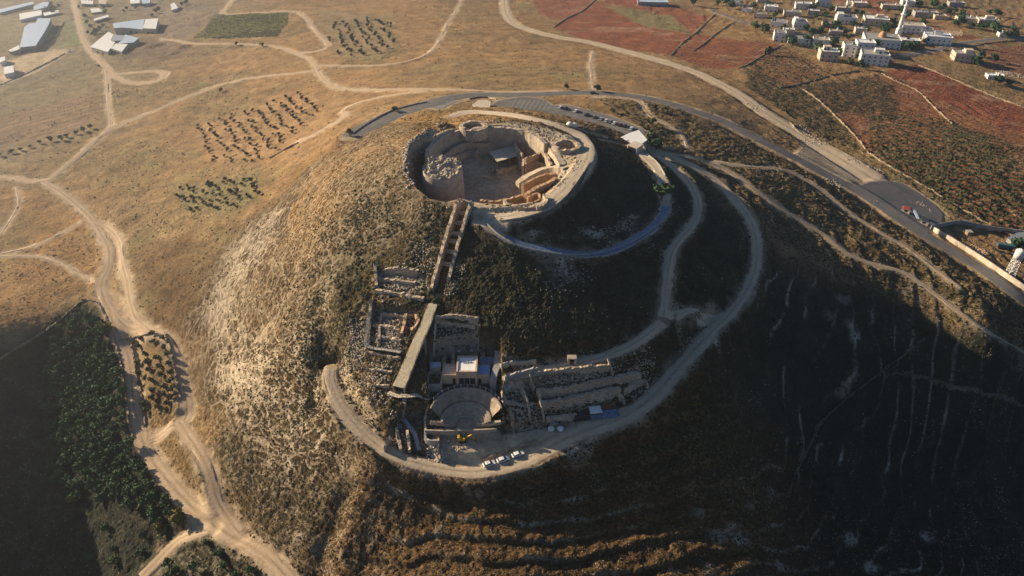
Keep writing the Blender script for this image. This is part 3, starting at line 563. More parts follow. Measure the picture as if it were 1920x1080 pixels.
def road_material(name, c1, c2, track, rough=0.95):
    m, t, b = mat(name, rough, 0.15); g = nd(t, 'ShaderNodeNewGeometry'); P = g.outputs['Position']; a = attr(t, 'across')
    sp = t.nodes.new('ShaderNodeSeparateXYZ'); t.links.new(a.outputs['Vector'], sp.inputs[0]); U = sp.outputs[0]     # -1 .. 1 across
    n1 = noise(t, P, 0.13, 4, 0.5); n2 = noise(t, P, 0.9, 3); c = mixc(t, c1, c2, rmp(t, n1.outputs[0], 0.35, 0.65)); f2 = rmp(t, n2.outputs[0], 0.35, 0.65)
    c = mixc(t, c, tuple(x*0.7 for x in c1), mth(t, 'MULTIPLY', f2, 0.35))
    if track:
        au = mth(t, 'ABSOLUTE', mth(t, 'ADD', U, mth(t, 'MULTIPLY', mth(t, 'SUBTRACT', n1.outputs[0], 0.5), 0.35)), 0)
        tr = mth(t, 'MULTIPLY', rmp(t, mth(t, 'ABSOLUTE', mth(t, 'SUBTRACT', au, 0.42), 0), 0.26, 0.10), track); c = mixc(t, c, tuple(min(1, x*1.25) for x in c2), tr)
        mid = mth(t, 'MULTIPLY', rmp(t, au, 0.16, 0.04), rmp(t, n1.outputs[0], 0.42, 0.58)); c = mixc(t, c, (0.17, 0.13, 0.07), mth(t, 'MULTIPLY', mid, 0.55))
        ed = rmp(t, au, 0.75, 1.05); c = mixc(t, c, (0.22, 0.16, 0.10), mth(t, 'MULTIPLY', mth(t, 'MULTIPLY', ed, f2), 0.6))
    t.links.new(c, b.inputs['Base Color']); bump(t, b, mth(t, 'ADD', n2.outputs[0], n1.outputs[0]), 1.0, 0.12 if track else 0.03)
    return m
M = {}
M['ground'] = ground_material()
M['asphalt'] = road_material('worn asphalt', (0.135, 0.128, 0.118), (0.185, 0.172, 0.155), 0.0, 0.8)
M['gravel'] = road_material('pale gravel', (0.40, 0.315, 0.215), (0.48, 0.385, 0.27), 0.25)
M['dirt'] = road_material('dirt track', (0.37, 0.265, 0.165), (0.44, 0.33, 0.22), 0.35)
M['path'] = road_material('pale path', (0.44, 0.36, 0.26), (0.52, 0.43, 0.32), 0.15)
M['sand'] = road_material('trodden sand', (0.42, 0.31, 0.19), (0.49, 0.37, 0.24), 0.0)
M['faint'] = road_material('faint trodden path', (0.10, 0.085, 0.065), (0.17, 0.145, 0.11), 0.0)
M['line'] = plain('road paint', (0.55, 0.55, 0.52), 0.7, 0.3, 2.0)

# ------------------------------------------------------------------ mesh helpers
def mesh_obj(name, V, Fc, m=None, parent=None, smooth=False):
    me = bpy.data.meshes.new(name); V = np.asarray(V, np.float32); Fc = np.asarray(Fc, np.int32)
    me.vertices.add(len(V)); me.vertices.foreach_set('co', V.ravel()); n = Fc.shape[1]
    me.loops.add(Fc.size); me.loops.foreach_set('vertex_index', Fc.ravel()); me.polygons.add(len(Fc))
    me.polygons.foreach_set('loop_start', np.arange(0, Fc.size, n, dtype=np.int32)); me.update(calc_edges=True)
    if smooth: me.polygons.foreach_set('use_smooth', np.ones(len(Fc), bool))
    o = bpy.data.objects.new(name, me); COL.objects.link(o)
    if m is not None: me.materials.append(m)
    if parent is not None: o.parent = parent
    return o
def vattr(o, name, data, typ='FLOAT_COLOR'):
    a = o.data.attributes.new(name, typ, 'POINT')
    if typ == 'FLOAT_COLOR': a.data.foreach_set('color', np.ascontiguousarray(np.concatenate([data, np.ones((len(data), 1))], 1), dtype=np.float32).ravel())
    else: a.data.foreach_set('vector', np.ascontiguousarray(data, dtype=np.float32).ravel())
def tag(o, label=None, cat=None, group=None, kind=None):
    if label: o['label'] = label
    if cat: o['category'] = cat
    if group: o['group'] = group
    if kind: o['kind'] = kind
    return o
def struct(o): o['kind'] = 'structure'; return o

# ------------------------------------------------------------------ the ground
idx = np.arange(NR*NC).reshape(NR, NC)
Q = np.stack([idx[:-1, :-1], idx[:-1, 1:], idx[1:, 1:], idx[1:, :-1]], -1).reshape(-1, 4)
V = np.stack([GX, GY, GZ], -1).reshape(-1, 3)
# skirt: the same sheet carried on to the horizon and behind the camera
rim = np.concatenate([idx[0, :], idx[1:, -1], idx[-1, -2::-1], idx[-2:0:-1, 0]])
cc = np.array([0, 500.0]); rv = V[rim]; dv = rv[:, :2]-cc; dn = dv/np.linalg.norm(dv, axis=1)[:, None]
sk = []; 
for k, (rr, zz) in enumerate([(250, -4), (1200, -20), (3000, -40)]):
    sk.append(np.c_[rv[:, :2]+dn*rr, np.where(rr < 1000, rv[:, 2], 0.35*rv[:, 2])+zz])
nb = len(V); V = np.vstack([V]+sk); nr_ = len(rim); prev = rim
for k in range(3):
    cur = nb+k*nr_+np.arange(nr_); Q = np.vstack([Q, np.stack([prev, np.roll(prev, -1), np.roll(cur, -1), cur], -1)[:, ::-1]]); prev = cur
ground = struct(mesh_obj('ground', V, Q, M['ground'], smooth=True))
ground['label'] = 'dry tan and scrub covered hill country around the cone shaped hill'
def pad(a, v): return np.vstack([a, np.tile(v, (3*nr_, 1))])
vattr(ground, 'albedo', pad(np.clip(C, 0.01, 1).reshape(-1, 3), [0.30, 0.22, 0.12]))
vattr(ground, 'cover', pad(np.stack([TUFT, WEB, STON], -1).reshape(-1, 3), [0.2, 0, .1]))
vattr(ground, 'rows', pad(np.stack([np.clip(FUR+PLOW, 0, 1), VIN, LIP], -1).reshape(-1, 3), [0, 0, 0]))
pol = np.stack([TH*48, RC*0.95, 0*RC], -1).reshape(-1, 3); vattr(ground, 'polar', pad(pol, [0, 0, 0]), 'FLOAT_VECTOR')

# ------------------------------------------------------------------ road sheets
def ribbon(name, L, m, up, ragged=0.35, n=7):
    L = resample(L, 1.0); d = np.gradient(L[:, :2], axis=0); d /= np.linalg.norm(d, axis=1)[:, None]+1e-9; nn = np.c_[-d[:, 1], d[:, 0]]
    for k in range(2): nn[:, k] = smooth1(nn[:, k], 3)
    us = np.linspace(-1, 1, n); VV = []; UU = []
    for u in us:
        w = L[:, 3]*u+ragged*((fbm(L[:, 0]+u*31, L[:, 1], 2.5, 2)-.5)*2+(fbm(L[:, 0]-u*57, L[:, 1]+9, 14, 2)-.5)*3)*(.4+.6*(abs(u) > .9))*np.sign(u)
        x = L[:, 0]+nn[:, 0]*w; y = L[:, 1]+nn[:, 1]*w; VV.append(np.stack([x, y, gz(x, y)+up-(0.10 if abs(u) > .99 else 0)], -1)); UU.append(np.stack([np.full(len(x), u), np.arange(len(x))*1.0, 0*x], -1))
    VV = np.stack(VV, 1); UU = np.stack(UU, 1); nl = len(L); ii = np.arange(nl*n).reshape(nl, n)
    q = np.stack([ii[:-1, :-1], ii[:-1, 1:], ii[1:, 1:], ii[1:, :-1]], -1).reshape(-1, 4)[:, ::-1]
    o = mesh_obj(name, VV.reshape(-1, 3), q, m, smooth=True); vattr(o, 'across', UU.reshape(-1, 3), 'FLOAT_VECTOR'); return struct(o)
LABELS = {'asphalt_road': 'grey asphalt road curving round the back and east of the hill', 'gravel_road': 'wide pale gravel road beyond the asphalt road', 'hill_road': 'pale gravel road circling low round the hill',
          'ring_path': 'pale path round the rim of the hilltop fortress', 'museum_path': 'paved path partly covered in blue sheeting climbing to the rim'}
UP = {'gravel': 0.10, 'dirt': 0.07, 'path': 0.13, 'asphalt': 0.16, 'sand': 0.05}
for i, nm in enumerate(ORDER):
    kind = TRACKS[nm][0]; o = ribbon(nm, LINES[nm], M['faint' if nm.startswith('gully') or nm == 'slope_path' else kind], UP[kind]+0.004*(i % 9)-0.016, 0.10 if kind == 'asphalt' else 0.8)
    if nm in LABELS: o['label'] = LABELS[nm]
def sheet(name, h, m, up, step=1.0):
    """a flat lot laid on the ground inside an outline"""
    bm = bmesh.new(); P = resample(np.vstack([h, h[:1]]), 2.0)[:-1]; vs = [bm.verts.new((x, y, 0)) for x, y in P[:, :2]]; bm.faces.new(vs)
    bmesh.ops.triangulate(bm, faces=bm.faces[:])
    x0, x1, y0, y1 = P[:, 0].min(), P[:, 0].max(), P[:, 1].min(), P[:, 1].max(); st_ = max(step, (x1-x0)/120)
    for ax, a, b_ in ((0, x0, x1), (1, y0, y1)):
        for v in np.arange(a+.37*st_, b_, st_):
            co = [0, 0, 0]; co[ax] = v; no = [0, 0, 0]; no[ax] = 1
            bmesh.ops.bisect_plane(bm, geom=bm.verts[:]+bm.edges[:]+bm.faces[:], plane_co=co, plane_no=no)
    xy = np.array([v.co[:] for v in bm.verts]); z = gz(xy[:, 0], xy[:, 1])+up
    for v, q in zip(bm.verts, z): v.co.z = q
    for f in bm.faces:
        if f.normal.z < 0: f.normal_flip()
    bm.normal_update()
    me = bpy.data.meshes.new(name); bm.to_mesh(me); bm.free(); me.materials.append(m)
    o = bpy.data.objects.new(name, me); COL.objects.link(o); vattr(o, 'across', np.zeros((len(me.vertices), 3)), 'FLOAT_VECTOR'); return struct(o)
for i, (nm, h) in enumerate(LOTP.items()):
    kind = LOTS[nm][0]
    if kind == 'asphalt': sheet(nm, h, M[kind], UP[kind]+0.03+0.005*i, 1.5)
# ------------------------------------------------------------------ builders for things
class MB:
    """collects shapes, then links them as one mesh object"""
    def __init__(s): s.v = []; s.f = []; s.mi = []; s.cur = 0
    def add(s, V, Fs):
        n = len(s.v); s.v += [tuple(map(float, p)) for p in V]
        for f in Fs: s.f.append(tuple(i+n for i in f)); s.mi.append(s.cur)
        return s
    def prism(s, P, z0, z1, top=1.0, cap=True):
        """upright prism over an outline; z0 and z1 may be lists"""
        P = [(float(p[0]), float(p[1])) for p in P]
        ar = sum(P[i][0]*P[(i+1) % len(P)][1]-P[(i+1) % len(P)][0]*P[i][1] for i in range(len(P)))
        Z0 = list(np.broadcast_to(z0, len(P))); Z1 = list(np.broadcast_to(z1, len(P)))
        if ar < 0: P = P[::-1]; Z0 = Z0[::-1]; Z1 = Z1[::-1]
        n = len(P); cx = sum(p[0] for p in P)/n; cy = sum(p[1] for p in P)/n
        V = [(x, y, z) for (x, y), z in zip(P, Z0)]+[(cx+(x-cx)*top, cy+(y-cy)*top, z) for (x, y), z in zip(P, Z1)]
        Fs = [(i, (i+1) % n, n+(i+1) % n, n+i) for i in range(n)]
        if cap: Fs += [tuple(range(n, 2*n)), tuple(range(n-1, -1, -1))]
        return s.add(V, Fs)
    def box(s, c, d, rz=0.0, top=1.0):
        """box with its base centre at c"""
        co, si = math.cos(rz), math.sin(rz); P = []
        for a, b in ((-.5, -.5), (.5, -.5), (.5, .5), (-.5, .5)):
            x, y = a*d[0], b*d[1]; P.append((c[0]+x*co-y*si, c[1]+x*si+y*co))
        return s.prism(P, c[2], c[2]+d[2], top)
    def beam(s, a, b, w, h=None, n=4):
        a, b = Vector(a), Vector(b); d = (b-a); L = d.length; d.normalize(); up = Vector((0, 0, 1)) if abs(d.z) < .95 else Vector((1, 0, 0))
        x = d.cross(up).normalized(); y = x.cross(d); h = h or w; V = []
        for p in (a, b):
            for k in range(n):
                t = 2*math.pi*(k+.5)/n; r = 1/math.cos(math.pi/n) if n == 4 else 1
                V.append(p+x*math.cos(t)*w/2*r*1.0+y*math.sin(t)*h/2*r)
        return s.add(V, [(k, (k+1) % n, n+(k+1) % n, n+k) for k in range(n)]+[tuple(range(n-1, -1, -1)), tuple(range(n, 2*n))])
    def lathe(s, c, prof, n=24, a0=0, a1=2*math.pi, jit=0.0):
        full = abs(a1-a0-2*math.pi) < 1e-6; m = n if full else n+1; V = []
        for r, z in prof:
            for k in range(m):
                a = a0+(a1-a0)*k/n; j = 1+jit*(random.random()-.5); V.append((c[0]+r*j*math.cos(a), c[1]+r*j*math.sin(a), c[2]+z))
        Fs = [(i*m+k, i*m+(k+1) % m, (i+1)*m+(k+1) % m, (i+1)*m+k) for i in range(len(prof)-1) for k in range(m if full else n)]
        return s.add(V, Fs)
    def rock(s, c, r, sq=0.7):
        V = []; rr = random.random
        q = [(1, 0, 0), (.3, .95, 0), (-.8, .6, 0), (-.8, -.6, 0), (.3, -.95, 0)]; rz = rr()*6.28
        for x, y, z in q+[(.1, .1, 1), (0, 0, -.6)]:
            k = r*(.75+.5*rr()); X = x*math.cos(rz)-y*math.sin(rz); Y = x*math.sin(rz)+y*math.cos(rz); V.append((c[0]+X*k, c[1]+Y*k, c[2]+z*k*sq))
        return s.add(V, [(i, (i+1) % 5, 5) for i in range(5)]+[((i+1) % 5, i, 6) for i in range(5)])
    def build(s, name, m, parent=None, smooth=False):
        me = bpy.data.meshes.new(name); off = Vector(parent_world(parent)) if parent is not None else Vector((0, 0, 0))
        me.from_pydata([(x-off.x, y-off.y, z-off.z) for x, y, z in s.v], [], s.f); ms = m if isinstance(m, (list, tuple)) else [m]
        for q in ms: me.materials.append(q)
        if len(ms) > 1: me.polygons.foreach_set('material_index', s.mi)
        if smooth: me.polygons.foreach_set('use_smooth', [True]*len(s.f))
        o = bpy.data.objects.new(name, me); COL.objects.link(o)
        if parent is not None: o.parent = parent
        return o
def parent_world(p):
    v = Vector((0, 0, 0))
    while p is not None: v += p.location; p = p.parent
    return v
def thing(name, loc, label, cat, group=None):
    o = bpy.data.objects.new(name, None); COL.objects.link(o); o.location = loc; o.empty_display_size = 0.5
    return tag(o, label, cat, group)
def solo(mb, name, m, label, cat, group=None, smooth=False):
    """a thing that is one mesh, its origin at its base"""
    a = np.array(mb.v); c = Vector((a[:, 0].mean(), a[:, 1].mean(), a[:, 2].min())); mb.v = [(x-c.x, y-c.y, z-c.z) for x, y, z in mb.v]
    o = mb.build(name, m, None, smooth); o.location = c; return tag(o, label, cat, group)
def copy_tree(o, loc, rz=None, label=None, sc=None, group=None):
    c = o.copy(); COL.objects.link(c); c.location = loc
    if rz is not None: c.rotation_euler = (0, 0, rz)
    if sc is not None: c.scale = (sc, sc, sc) if isinstance(sc, (int, float)) else sc
    if label: c['label'] = label
    if group: c['group'] = group
    def rec(a, b):
        for ch in a.children:
            d = ch.copy(); COL.objects.link(d); d.parent = b; rec(ch, d)
    rec(o, c); return c
def pts(P, z):
    """points of the photograph on the level z (z may be a list)"""
    Z = np.broadcast_to(z, len(P)); return np.array([(*at_drop(a, b, CAMZ-q), q) for (a, b), q in zip(P, Z)])
def wallmesh(L, zb, th, rough=0.35, step=0.8, mb=None, closed=False, taper=0.85):
    """a wall along a line of (x, y, top) with a broken top edge; zb None follows the ground"""
    mb = mb or MB(); L = np.array(L, float)
    if closed: L = np.vstack([L, L[:1]])
    L = resample(L, step); d = np.gradient(L[:, :2], axis=0); d /= np.linalg.norm(d, axis=1)[:, None]+1e-9
    n = np.c_[-d[:, 1], d[:, 0]]; m = len(L)
    zt = L[:, 2]+(fbm(L[:, 0]*3+L[:, 2], L[:, 1]*3, 5.0, 3)-.55)*rough*3.2
    zt2 = L[:, 2]+(fbm(L[:, 0]*3+9, L[:, 1]*3+40, 3.0, 3)-.55)*rough*3.2
    V = []
    for s_, w, z in ((1, 1, None), (1, taper, zt), (-1, taper, zt2), (-1, 1, None)):
        for k in range(m):
            x, y = L[k, :2]+n[k]*s_*th/2*w*(1+(vnoise(L[k, 0]*.7+s_, L[k, 1]*.7)-.5)*.4)
            V.append((x, y, (float(gz(x, y))-.6 if zb is None else zb) if z is None else z[k]))
    Fs = []
    for a in range(3):
        for k in range(m-1): Fs.append((a*m+k, a*m+k+1, (a+1)*m+k+1, (a+1)*m+k)[::-1])
    Fs += [(0, m, 2*m, 3*m), (m-1, 4*m-1, 3*m-1, 2*m-1)]
    return mb.add(V, Fs)
def gline(P, h, n=5):
    """a line over the ground through points of the photograph, its top h above the ground"""
    q = hit(spline(P, n) if len(P) > 2 else P); q[:, 2] = lookup(GZ, q[:, 0], q[:, 1])+h; return q
def rubble(mb, c, R, n, r0=0.3, r1=0.9, flat=None):
    for _ in range(n):
        a = random.random()*6.28; q = R*math.sqrt(random.random()); x, y = c[0]+q*math.cos(a), c[1]+q*math.sin(a)
        mb.rock((x, y, (float(gz(x, y)) if flat is None else flat)+.1), r0+(r1-r0)*random.random()**2)
    return mb
M['stone'] = masonry('pale field stone', (0.44, 0.35, 0.25))
M['stone_warm'] = masonry('warm brown stone', (0.40, 0.275, 0.175))
M['plaster'] = plain('weathered plaster', (0.44, 0.36, 0.27), 0.95, 0.2, 0.35, 0.05)
M['orange_earth'] = plain('orange brown earth face', (0.42, 0.27, 0.155), 0.95, 0.25, 0.5, 0.1)
M['concrete'] = plain('grey concrete', (0.33, 0.31, 0.28), 0.9, 0.15, 0.5, 0.02)
M['white'] = plain('white painted wall', (0.74, 0.71, 0.65), 0.7, 0.07, 0.8)
M['whiteroof'] = plain('white roof membrane', (0.78, 0.77, 0.72), 0.6, 0.05, 0.4)
M['cream'] = plain('cream wall', (0.56, 0.47, 0.36), 0.85, 0.1, 0.5)
M['sandwall'] = plain('sand coloured render', (0.50, 0.36, 0.25), 0.85, 0.1, 0.5)
M['dark'] = plain('dark opening', (0.02, 0.02, 0.022), 0.4, 0.2, 1.0)
M['glass'] = plain('dark window glass', (0.03, 0.035, 0.04), 0.12, 0.2, 1.0, spec=0.6)
M['metal'] = plain('grey galvanised metal', (0.36, 0.37, 0.38), 0.5, 0.12, 1.0, metal=0.4)
M['darkmetal'] = plain('dark steel', (0.07, 0.07, 0.075), 0.5, 0.2, 1.0, metal=0.4)
M['bluesheet'] = plain('faded blue sheeting', (0.12, 0.19, 0.30), 0.45, 0.3, 0.8, 0.08, spec=0.4)
M['bluepaint'] = plain('faded blue roof', (0.20, 0.36, 0.62), 0.6, 0.2, 0.8)
M['paleblue'] = plain('pale blue grey roof', (0.46, 0.55, 0.66), 0.55, 0.1, 0.6)
M['canvas'] = plain('tan shade canvas', (0.58, 0.50, 0.37), 0.9, 0.1, 0.6)
M['wood'] = plain('old wood', (0.30, 0.20, 0.12), 0.85, 0.25, 1.5)
M['plank'] = plain('sandy walkway planks', (0.55, 0.47, 0.31), 0.85, 0.15, 1.0)
M['red'] = plain('dull red roof', (0.30, 0.06, 0.045), 0.7, 0.2, 0.8)
M['rust'] = plain('rusty brown', (0.24, 0.10, 0.05), 0.85, 0.25, 1.0)
M['yellow'] = plain('worn yellow paint', (0.60, 0.36, 0.05), 0.6, 0.2, 1.0)
M['tyre'] = plain('black rubber', (0.02, 0.02, 0.02), 0.8, 0.1, 2.0)
M['rockw'] = plain('pale limestone', (0.42, 0.35, 0.265), 0.95, 0.2, 0.7, 0.1)
# ------------------------------------------------------------------ the hilltop fortress
fort = thing('hilltop_fortress', (PX, PY, 46.5), 'ruined round stone fortress sunk in the crater on top of the hill', 'fortress')
def fwall(name, P, zt, zb, th, m='stone', rough=0.3, closed=False, **kw):
    L = spline(pts(P, zt), 6) if len(P) > 2 else pts(P, zt)
    return wallmesh(L, zb, th, rough, closed=closed, **kw).build(name, M[m], fort)
cw = fwall('curtain_wall', [(801,293),(803,280),(815,264),(836,250),(862,243),(901,239),(940,238),(979,243),(1005,254),(1024,268)], 62.5, 47, 2.4, 'plaster', .35)
for a, b, w, h in [(821,268,.5,.7), (862,253,.5,.8), (893,255,1.3,2.6), (917,249,.5,.9), (935,247,.5,.9), (954,248,.5,1.0), (978,251,.5,.8)]:
    q = pts([(a, b)], 59.5-h)[0]; MB().box((q[0], q[1]-0.5, q[2]), (w, 1.2, h)).build('niche', M['dark'], cw)
fwall('inner_wall', [(836,291),(846,280),(860,271),(878,265),(897,267),(920,267),(950,261),(966,263)], [55,56,56.5,57,56.5,55,55,55], 46, 1.6, 'plaster', .3)
fwall('inner_wall', [(893,283),(899,275),(908,268)], 54, 46, 1.3, 'stone', .5)
fwall('inner_wall', [(840,300),(858,290),(880,283),(900,285)], 52.5, 46, 1.2, 'plaster', .5)
for P, zt, zb, th, mm in [
    ([(950,260),(969,260),(966,271),(980,289)], 56.5, 47, 1.1, 'stone'), ([(985,266),(998,269),(1016,282),(1010,287),(985,296)], 57, 47, 1.2, 'stone_warm'),
    ([(973,291),(981,297),(980,311)], 54.5, 47, 1.1, 'stone'), ([(985,296),(986,307)], 54.5, 47, 1.0, 'stone'), ([(1024,290),(1034,308)], 58, 48, 1.4, 'stone'),
    ([(995,303),(1010,304),(1028,309)], 54, 47, 1.2, 'stone_warm'), ([(1016,282),(1026,290)], 58, 48, 1.2, 'stone'),
    ([(985,364),(996,357),(1008,350),(1029,340),(1043,332)], 59, 48, 2.2, 'orange_earth'), ([(900,375),(925,377),(950,373),(985,364)], 57.5, 46, 1.6, 'orange_earth'),
    ([(980,345),(999,335),(1020,327),(1040,325)], 56, 48, 1.6, 'stone_warm'),
    ([(989,369),(1008,361),(1011,373),(994,380)], 59.5, 50, 1.1, 'orange_earth'),
    ([(946,374),(950,380),(968,386),(990,388),(1006,386)], 60, 50, 1.3, 'stone'), ([(1006,386),(1019,383),(1025,373),(1020,363)], 61, 52, 1.4, 'stone'),
    ([(930,318),(950,314),(968,309),(978,303)], 49.5, 46, 1.2, 'stone'), ([(905,330),(925,332),(945,331)], 47.8, 46, 0.9, 'stone')]:
    fwall('room_wall', P, zt, zb, th, mm, .35)
# bright diagonal wall, causeway
fwall('buttress_wall', [(1014,250),(1028,268),(1042,286),(1056,308)], [61.5, 61, 60.5, 60], 47, 3.6, 'plaster', .15)
L = spline(pts([(1060,314),(1046,312),(1030,313),(1011,318),(990,328),(970,342)], [60, 58.5, 57, 55, 52.5, 50]), 8)
wallmesh(L, 46, 3.8, .08, taper=.85).build('causeway', M['plaster'], fort)
# canopy on posts over the bath house
cn = thing('shade_canopy', tuple(pts([(946,300)], 47)[0]), 'tan canvas shade canopy on posts in the fortress courtyard', 'canopy')
q = pts([(917,285), (961,273), (978,290), (932,303)], 53.5)
def slab(mb, A, B, Cc, D, t, n=6, sag=0.3):
    A, B, Cc, D = map(np.array, (A, B, Cc, D)); V = []
    for i in range(n+1):
        for j in range(n+1):
            u, v = i/n, j/n; p = (A*(1-u)+B*u)*(1-v)+(D*(1-u)+Cc*u)*v; p = p-np.array([0, 0, sag*math.sin(math.pi*v)*math.sin(math.pi*u)]); V.append(p)
    m = len(V); V += [p-np.array([0, 0, t]) for p in V]; Fs = []
    for i in range(n):
        for j in range(n):
            a, b, c, d = i*(n+1)+j, (i+1)*(n+1)+j, (i+1)*(n+1)+j+1, i*(n+1)+j+1; Fs += [(a, d, c, b), (a+m, b+m, c+m, d+m)]
    e = [i for i in range(n+1)]+[(i+1)*(n+1)+n for i in range(n)]
    ring = [j for j in range(n+1)]+[i*(n+1)+n for i in range(1, n+1)]+[n*(n+1)+j for j in range(n-1, -1, -1)]+[i*(n+1) for i in range(n-1, 0, -1)]
    Fs += [(ring[k], ring[(k+1) % len(ring)], ring[(k+1) % len(ring)]+m, ring[k]+m) for k in range(len(ring))]
    return mb.add(V, Fs)
mid0 = (q[0]+q[1])/2; mid1 = (q[3]+q[2])/2; e = np.array([0.12, 0, 0])
slab(MB(), q[0], mid0-e, mid1-e, q[3], .08).build('canvas_panel', M['canvas'], cn); slab(MB(), mid0+e, q[1], q[2], mid1+e, .08).build('canvas_panel', M['canvas'], cn)
for p in (q[0], q[1], q[2], q[3], mid0, mid1): MB().beam((p[0], p[1], 46.3), (p[0], p[1], p[2]-.05), .22, n=6).build('post', M['metal'], cn)
# cistern head
q = pts([(922,321)], 47)[0]; solo(MB().lathe((q[0], q[1], q[2]-.6), [(2.0, 0), (2.0, 1.6), (1.25, 1.6), (1.25, .7), (0.02, .7)], 16, jit=.05), 'cistern_head', [M['stone']], 'round stone cistern mouth on the courtyard floor', 'cistern')
# the great round tower
TX, TY = at_drop(829, 312, 136.5)
tw = thing('round_tower', (TX, TY, 45.5), 'great pale round stone tower with a ragged top on the crater edge', 'tower')
wr, ht = 9.0, 18.0
mb = MB().lathe((TX, TY, 45.5), [(wr+.9, -1), (wr+.4, 5), (wr+.1, 12), (wr-.05, ht-1.2), (wr-.3, ht-.4)], 64, jit=.012)
mb.v = [(x, y, z+.20*(y-TY)*(z > 45.5+ht-2.2)) for x, y, z in mb.v]; mb.build('shaft', M['plaster'], tw, smooth=True)
mb = MB(); V = []; Fs = []; n = 22
for i in range(n+1):
    for k in range(48):
        r = (wr-.25)*(i/n); a = 2*math.pi*k/48; x = TX+r*math.cos(a); y = TY+r*math.sin(a)
        V.append((x, y, 45.5+ht-.6+.20*(y-TY)+(fbm(x*1.0, y, 2.6, 3)-.5)*3.2*(1 if i < n else .5)))
Fs = [(i*48+k, (i+1)*48+k, (i+1)*48+(k+1) % 48, i*48+(k+1) % 48) for i in range(n) for k in range(48)]
mb.add(V, Fs); mb.build('broken_top', M['stone'], tw)
mb = MB()
for _ in range(420):
    a = random.random()*6.28; r = wr*math.sqrt(random.random())*.97; x, y = TX+r*math.cos(a), TY+r*math.sin(a)
    mb.rock((x, y, 45.5+ht-.6+.20*(y-TY)+(float(fbm(x, y, 2.6, 3))-.5)*3.2+.05), .22+.5*random.random()**2)
o = mb.build('loose_stones', M['rockw'], tw); o['kind'] = 'stuff'
q = pts([(806,347)], 49)[0]; MB().box((TX-wr*.72, TY-wr*.78, 51), (1.3, 1.6, 1.5), math.radians(40)).build('opening', M['dark'], tw)
# the three half-round towers
def half_tower(name, P, rx, ry, z, depth, label, m='stone'):
    x, y = at_drop(*P, CAMZ-z); mb = MB(); n = 30; prof = [(1.18, -depth), (1.16, 0), (0.86, 0.1), (0.84, -depth)]; V = []
    for k in range(n):
        a = 2*math.pi*k/n; j = (vnoise(k*.9, 3.3)-.3)*1.1
        for s_, zz in prof: V.append((x+rx*s_*math.cos(a), y+ry*s_*math.sin(a), z+zz+(j if zz > -1 else 0)))
    Fs = [(k*4+i, ((k+1) % n)*4+i, ((k+1) % n)*4+i+1, k*4+i+1) for k in range(n) for i in range(3)]
    mb.add(V, Fs); t = thing(name, (x, y, z-depth), label, 'tower ruin'); mb.build('ring_wall', M[m], t)
    MB().lathe((x, y, z-depth+.4), [(rx*.86, 0), (0.02, 0.05)], 20).build('floor', M['sandfloor'], t); return t
M['sandfloor'] = plain('earth floor', (0.33, 0.26, 0.19), 0.95, 0.25, 0.5, 0.1)
half_tower('half_round_tower', (888,236), 6.2, 6.0, 63.8, 5.3, 'sunken half round tower ruin on the far rim, with dark hollow')
half_tower('half_round_tower', (1062,272), 6.0, 6.0, 62.1, 5.3, 'pale half round tower ruin on the sunlit right side of the rim')
# ramparts of rubble on the west crest and scrub behind the curtain wall
mb = MB()
for P, n in (([(764,318),(764,300),(766,282),(780,266),(800,254),(820,245),(834,240)], 520), ([(766,322),(775,345),(790,358),(812,372),(835,385)], 150)):
    L = resample(hit(spline(P, 6)), .4)
    for _ in range(n):
        p = L[random.randrange(len(L))]; x, y = p[0]+random.gauss(0, 1.5), p[1]+random.gauss(0, 2.0); mb.rock((x, y, float(gz(x, y))+.15), .25+.7*random.random()**2)
tag(solo(mb, 'rampart_stones', M['rockw'], 'loose grey boulders along the western crest of the crater', 'rubble'), kind='stuff')
mb = MB()
for P, s_, n in (([(905,228),(940,228),(980,236),(1015,246),(1040,256)], 1.6, 260), ([(1000,246),(1035,260),(1060,262)], 2.0, 120), ([(1050,330),(1075,318),(1085,300)], 1.2, 60), ([(1000,392),(950,396),(920,392)], 1.0, 80), ([(1040,352),(1060,335)], 1.0, 40)):
    L = resample(hit(spline(P, 6)), .4)
    for _ in range(n):
        p = L[random.randrange(len(L))]; x, y = p[0]+random.gauss(0, s_), p[1]+random.gauss(0, s_); mb.rock((x, y, float(gz(x, y))+.1), .2+.45*random.random()**2)
tag(solo(mb, 'rim_stones', M['rockw'], 'loose pale stones scattered behind the curtain wall and along the rim', 'rubble'), kind='stuff')
mb = MB()
for (a, b), R_, n in (((930,345),16,240), ((960,355),9,120), ((1000,300),9,160), ((1005,345),8,90), ((890,310),8,90), ((845,372),5,70), ((900,290),5,50)):
    c_ = at_drop(a, b, CAMZ-47)
    for _ in range(n):
        x, y = c_[0]+random.gauss(0, R_*.5), c_[1]+random.gauss(0, R_*.5); mb.rock((x, y, float(gz(x, y))+.05), .12+.45*random.random()**2)
tag(solo(mb, 'court_stones', M['rockw'], 'scattered stones on the floor of the fortress courtyard', 'rubble'), kind='stuff')
# low parapet round the rim path
par = gline([(940,415),(985,408),(1030,392),(1062,367),(1090,330),(1106,305)], 0.7)
solo(wallmesh(par, None, .5, .05), 'rim_parapet', M['plaster'], 'low pale parapet along the outer edge of the rim path above the dark slope', 'parapet')
# blue sheets at the foot of the tower
q = pts([(874,370),(890,375),(888,381),(872,376)], 52); solo(slab(MB(), q[0], q[1], q[2], q[3], .1, sag=.5), 'blue_tarpaulin', M['bluesheet'], 'blue tarpaulin beside the top of the great stair', 'tarpaulin')
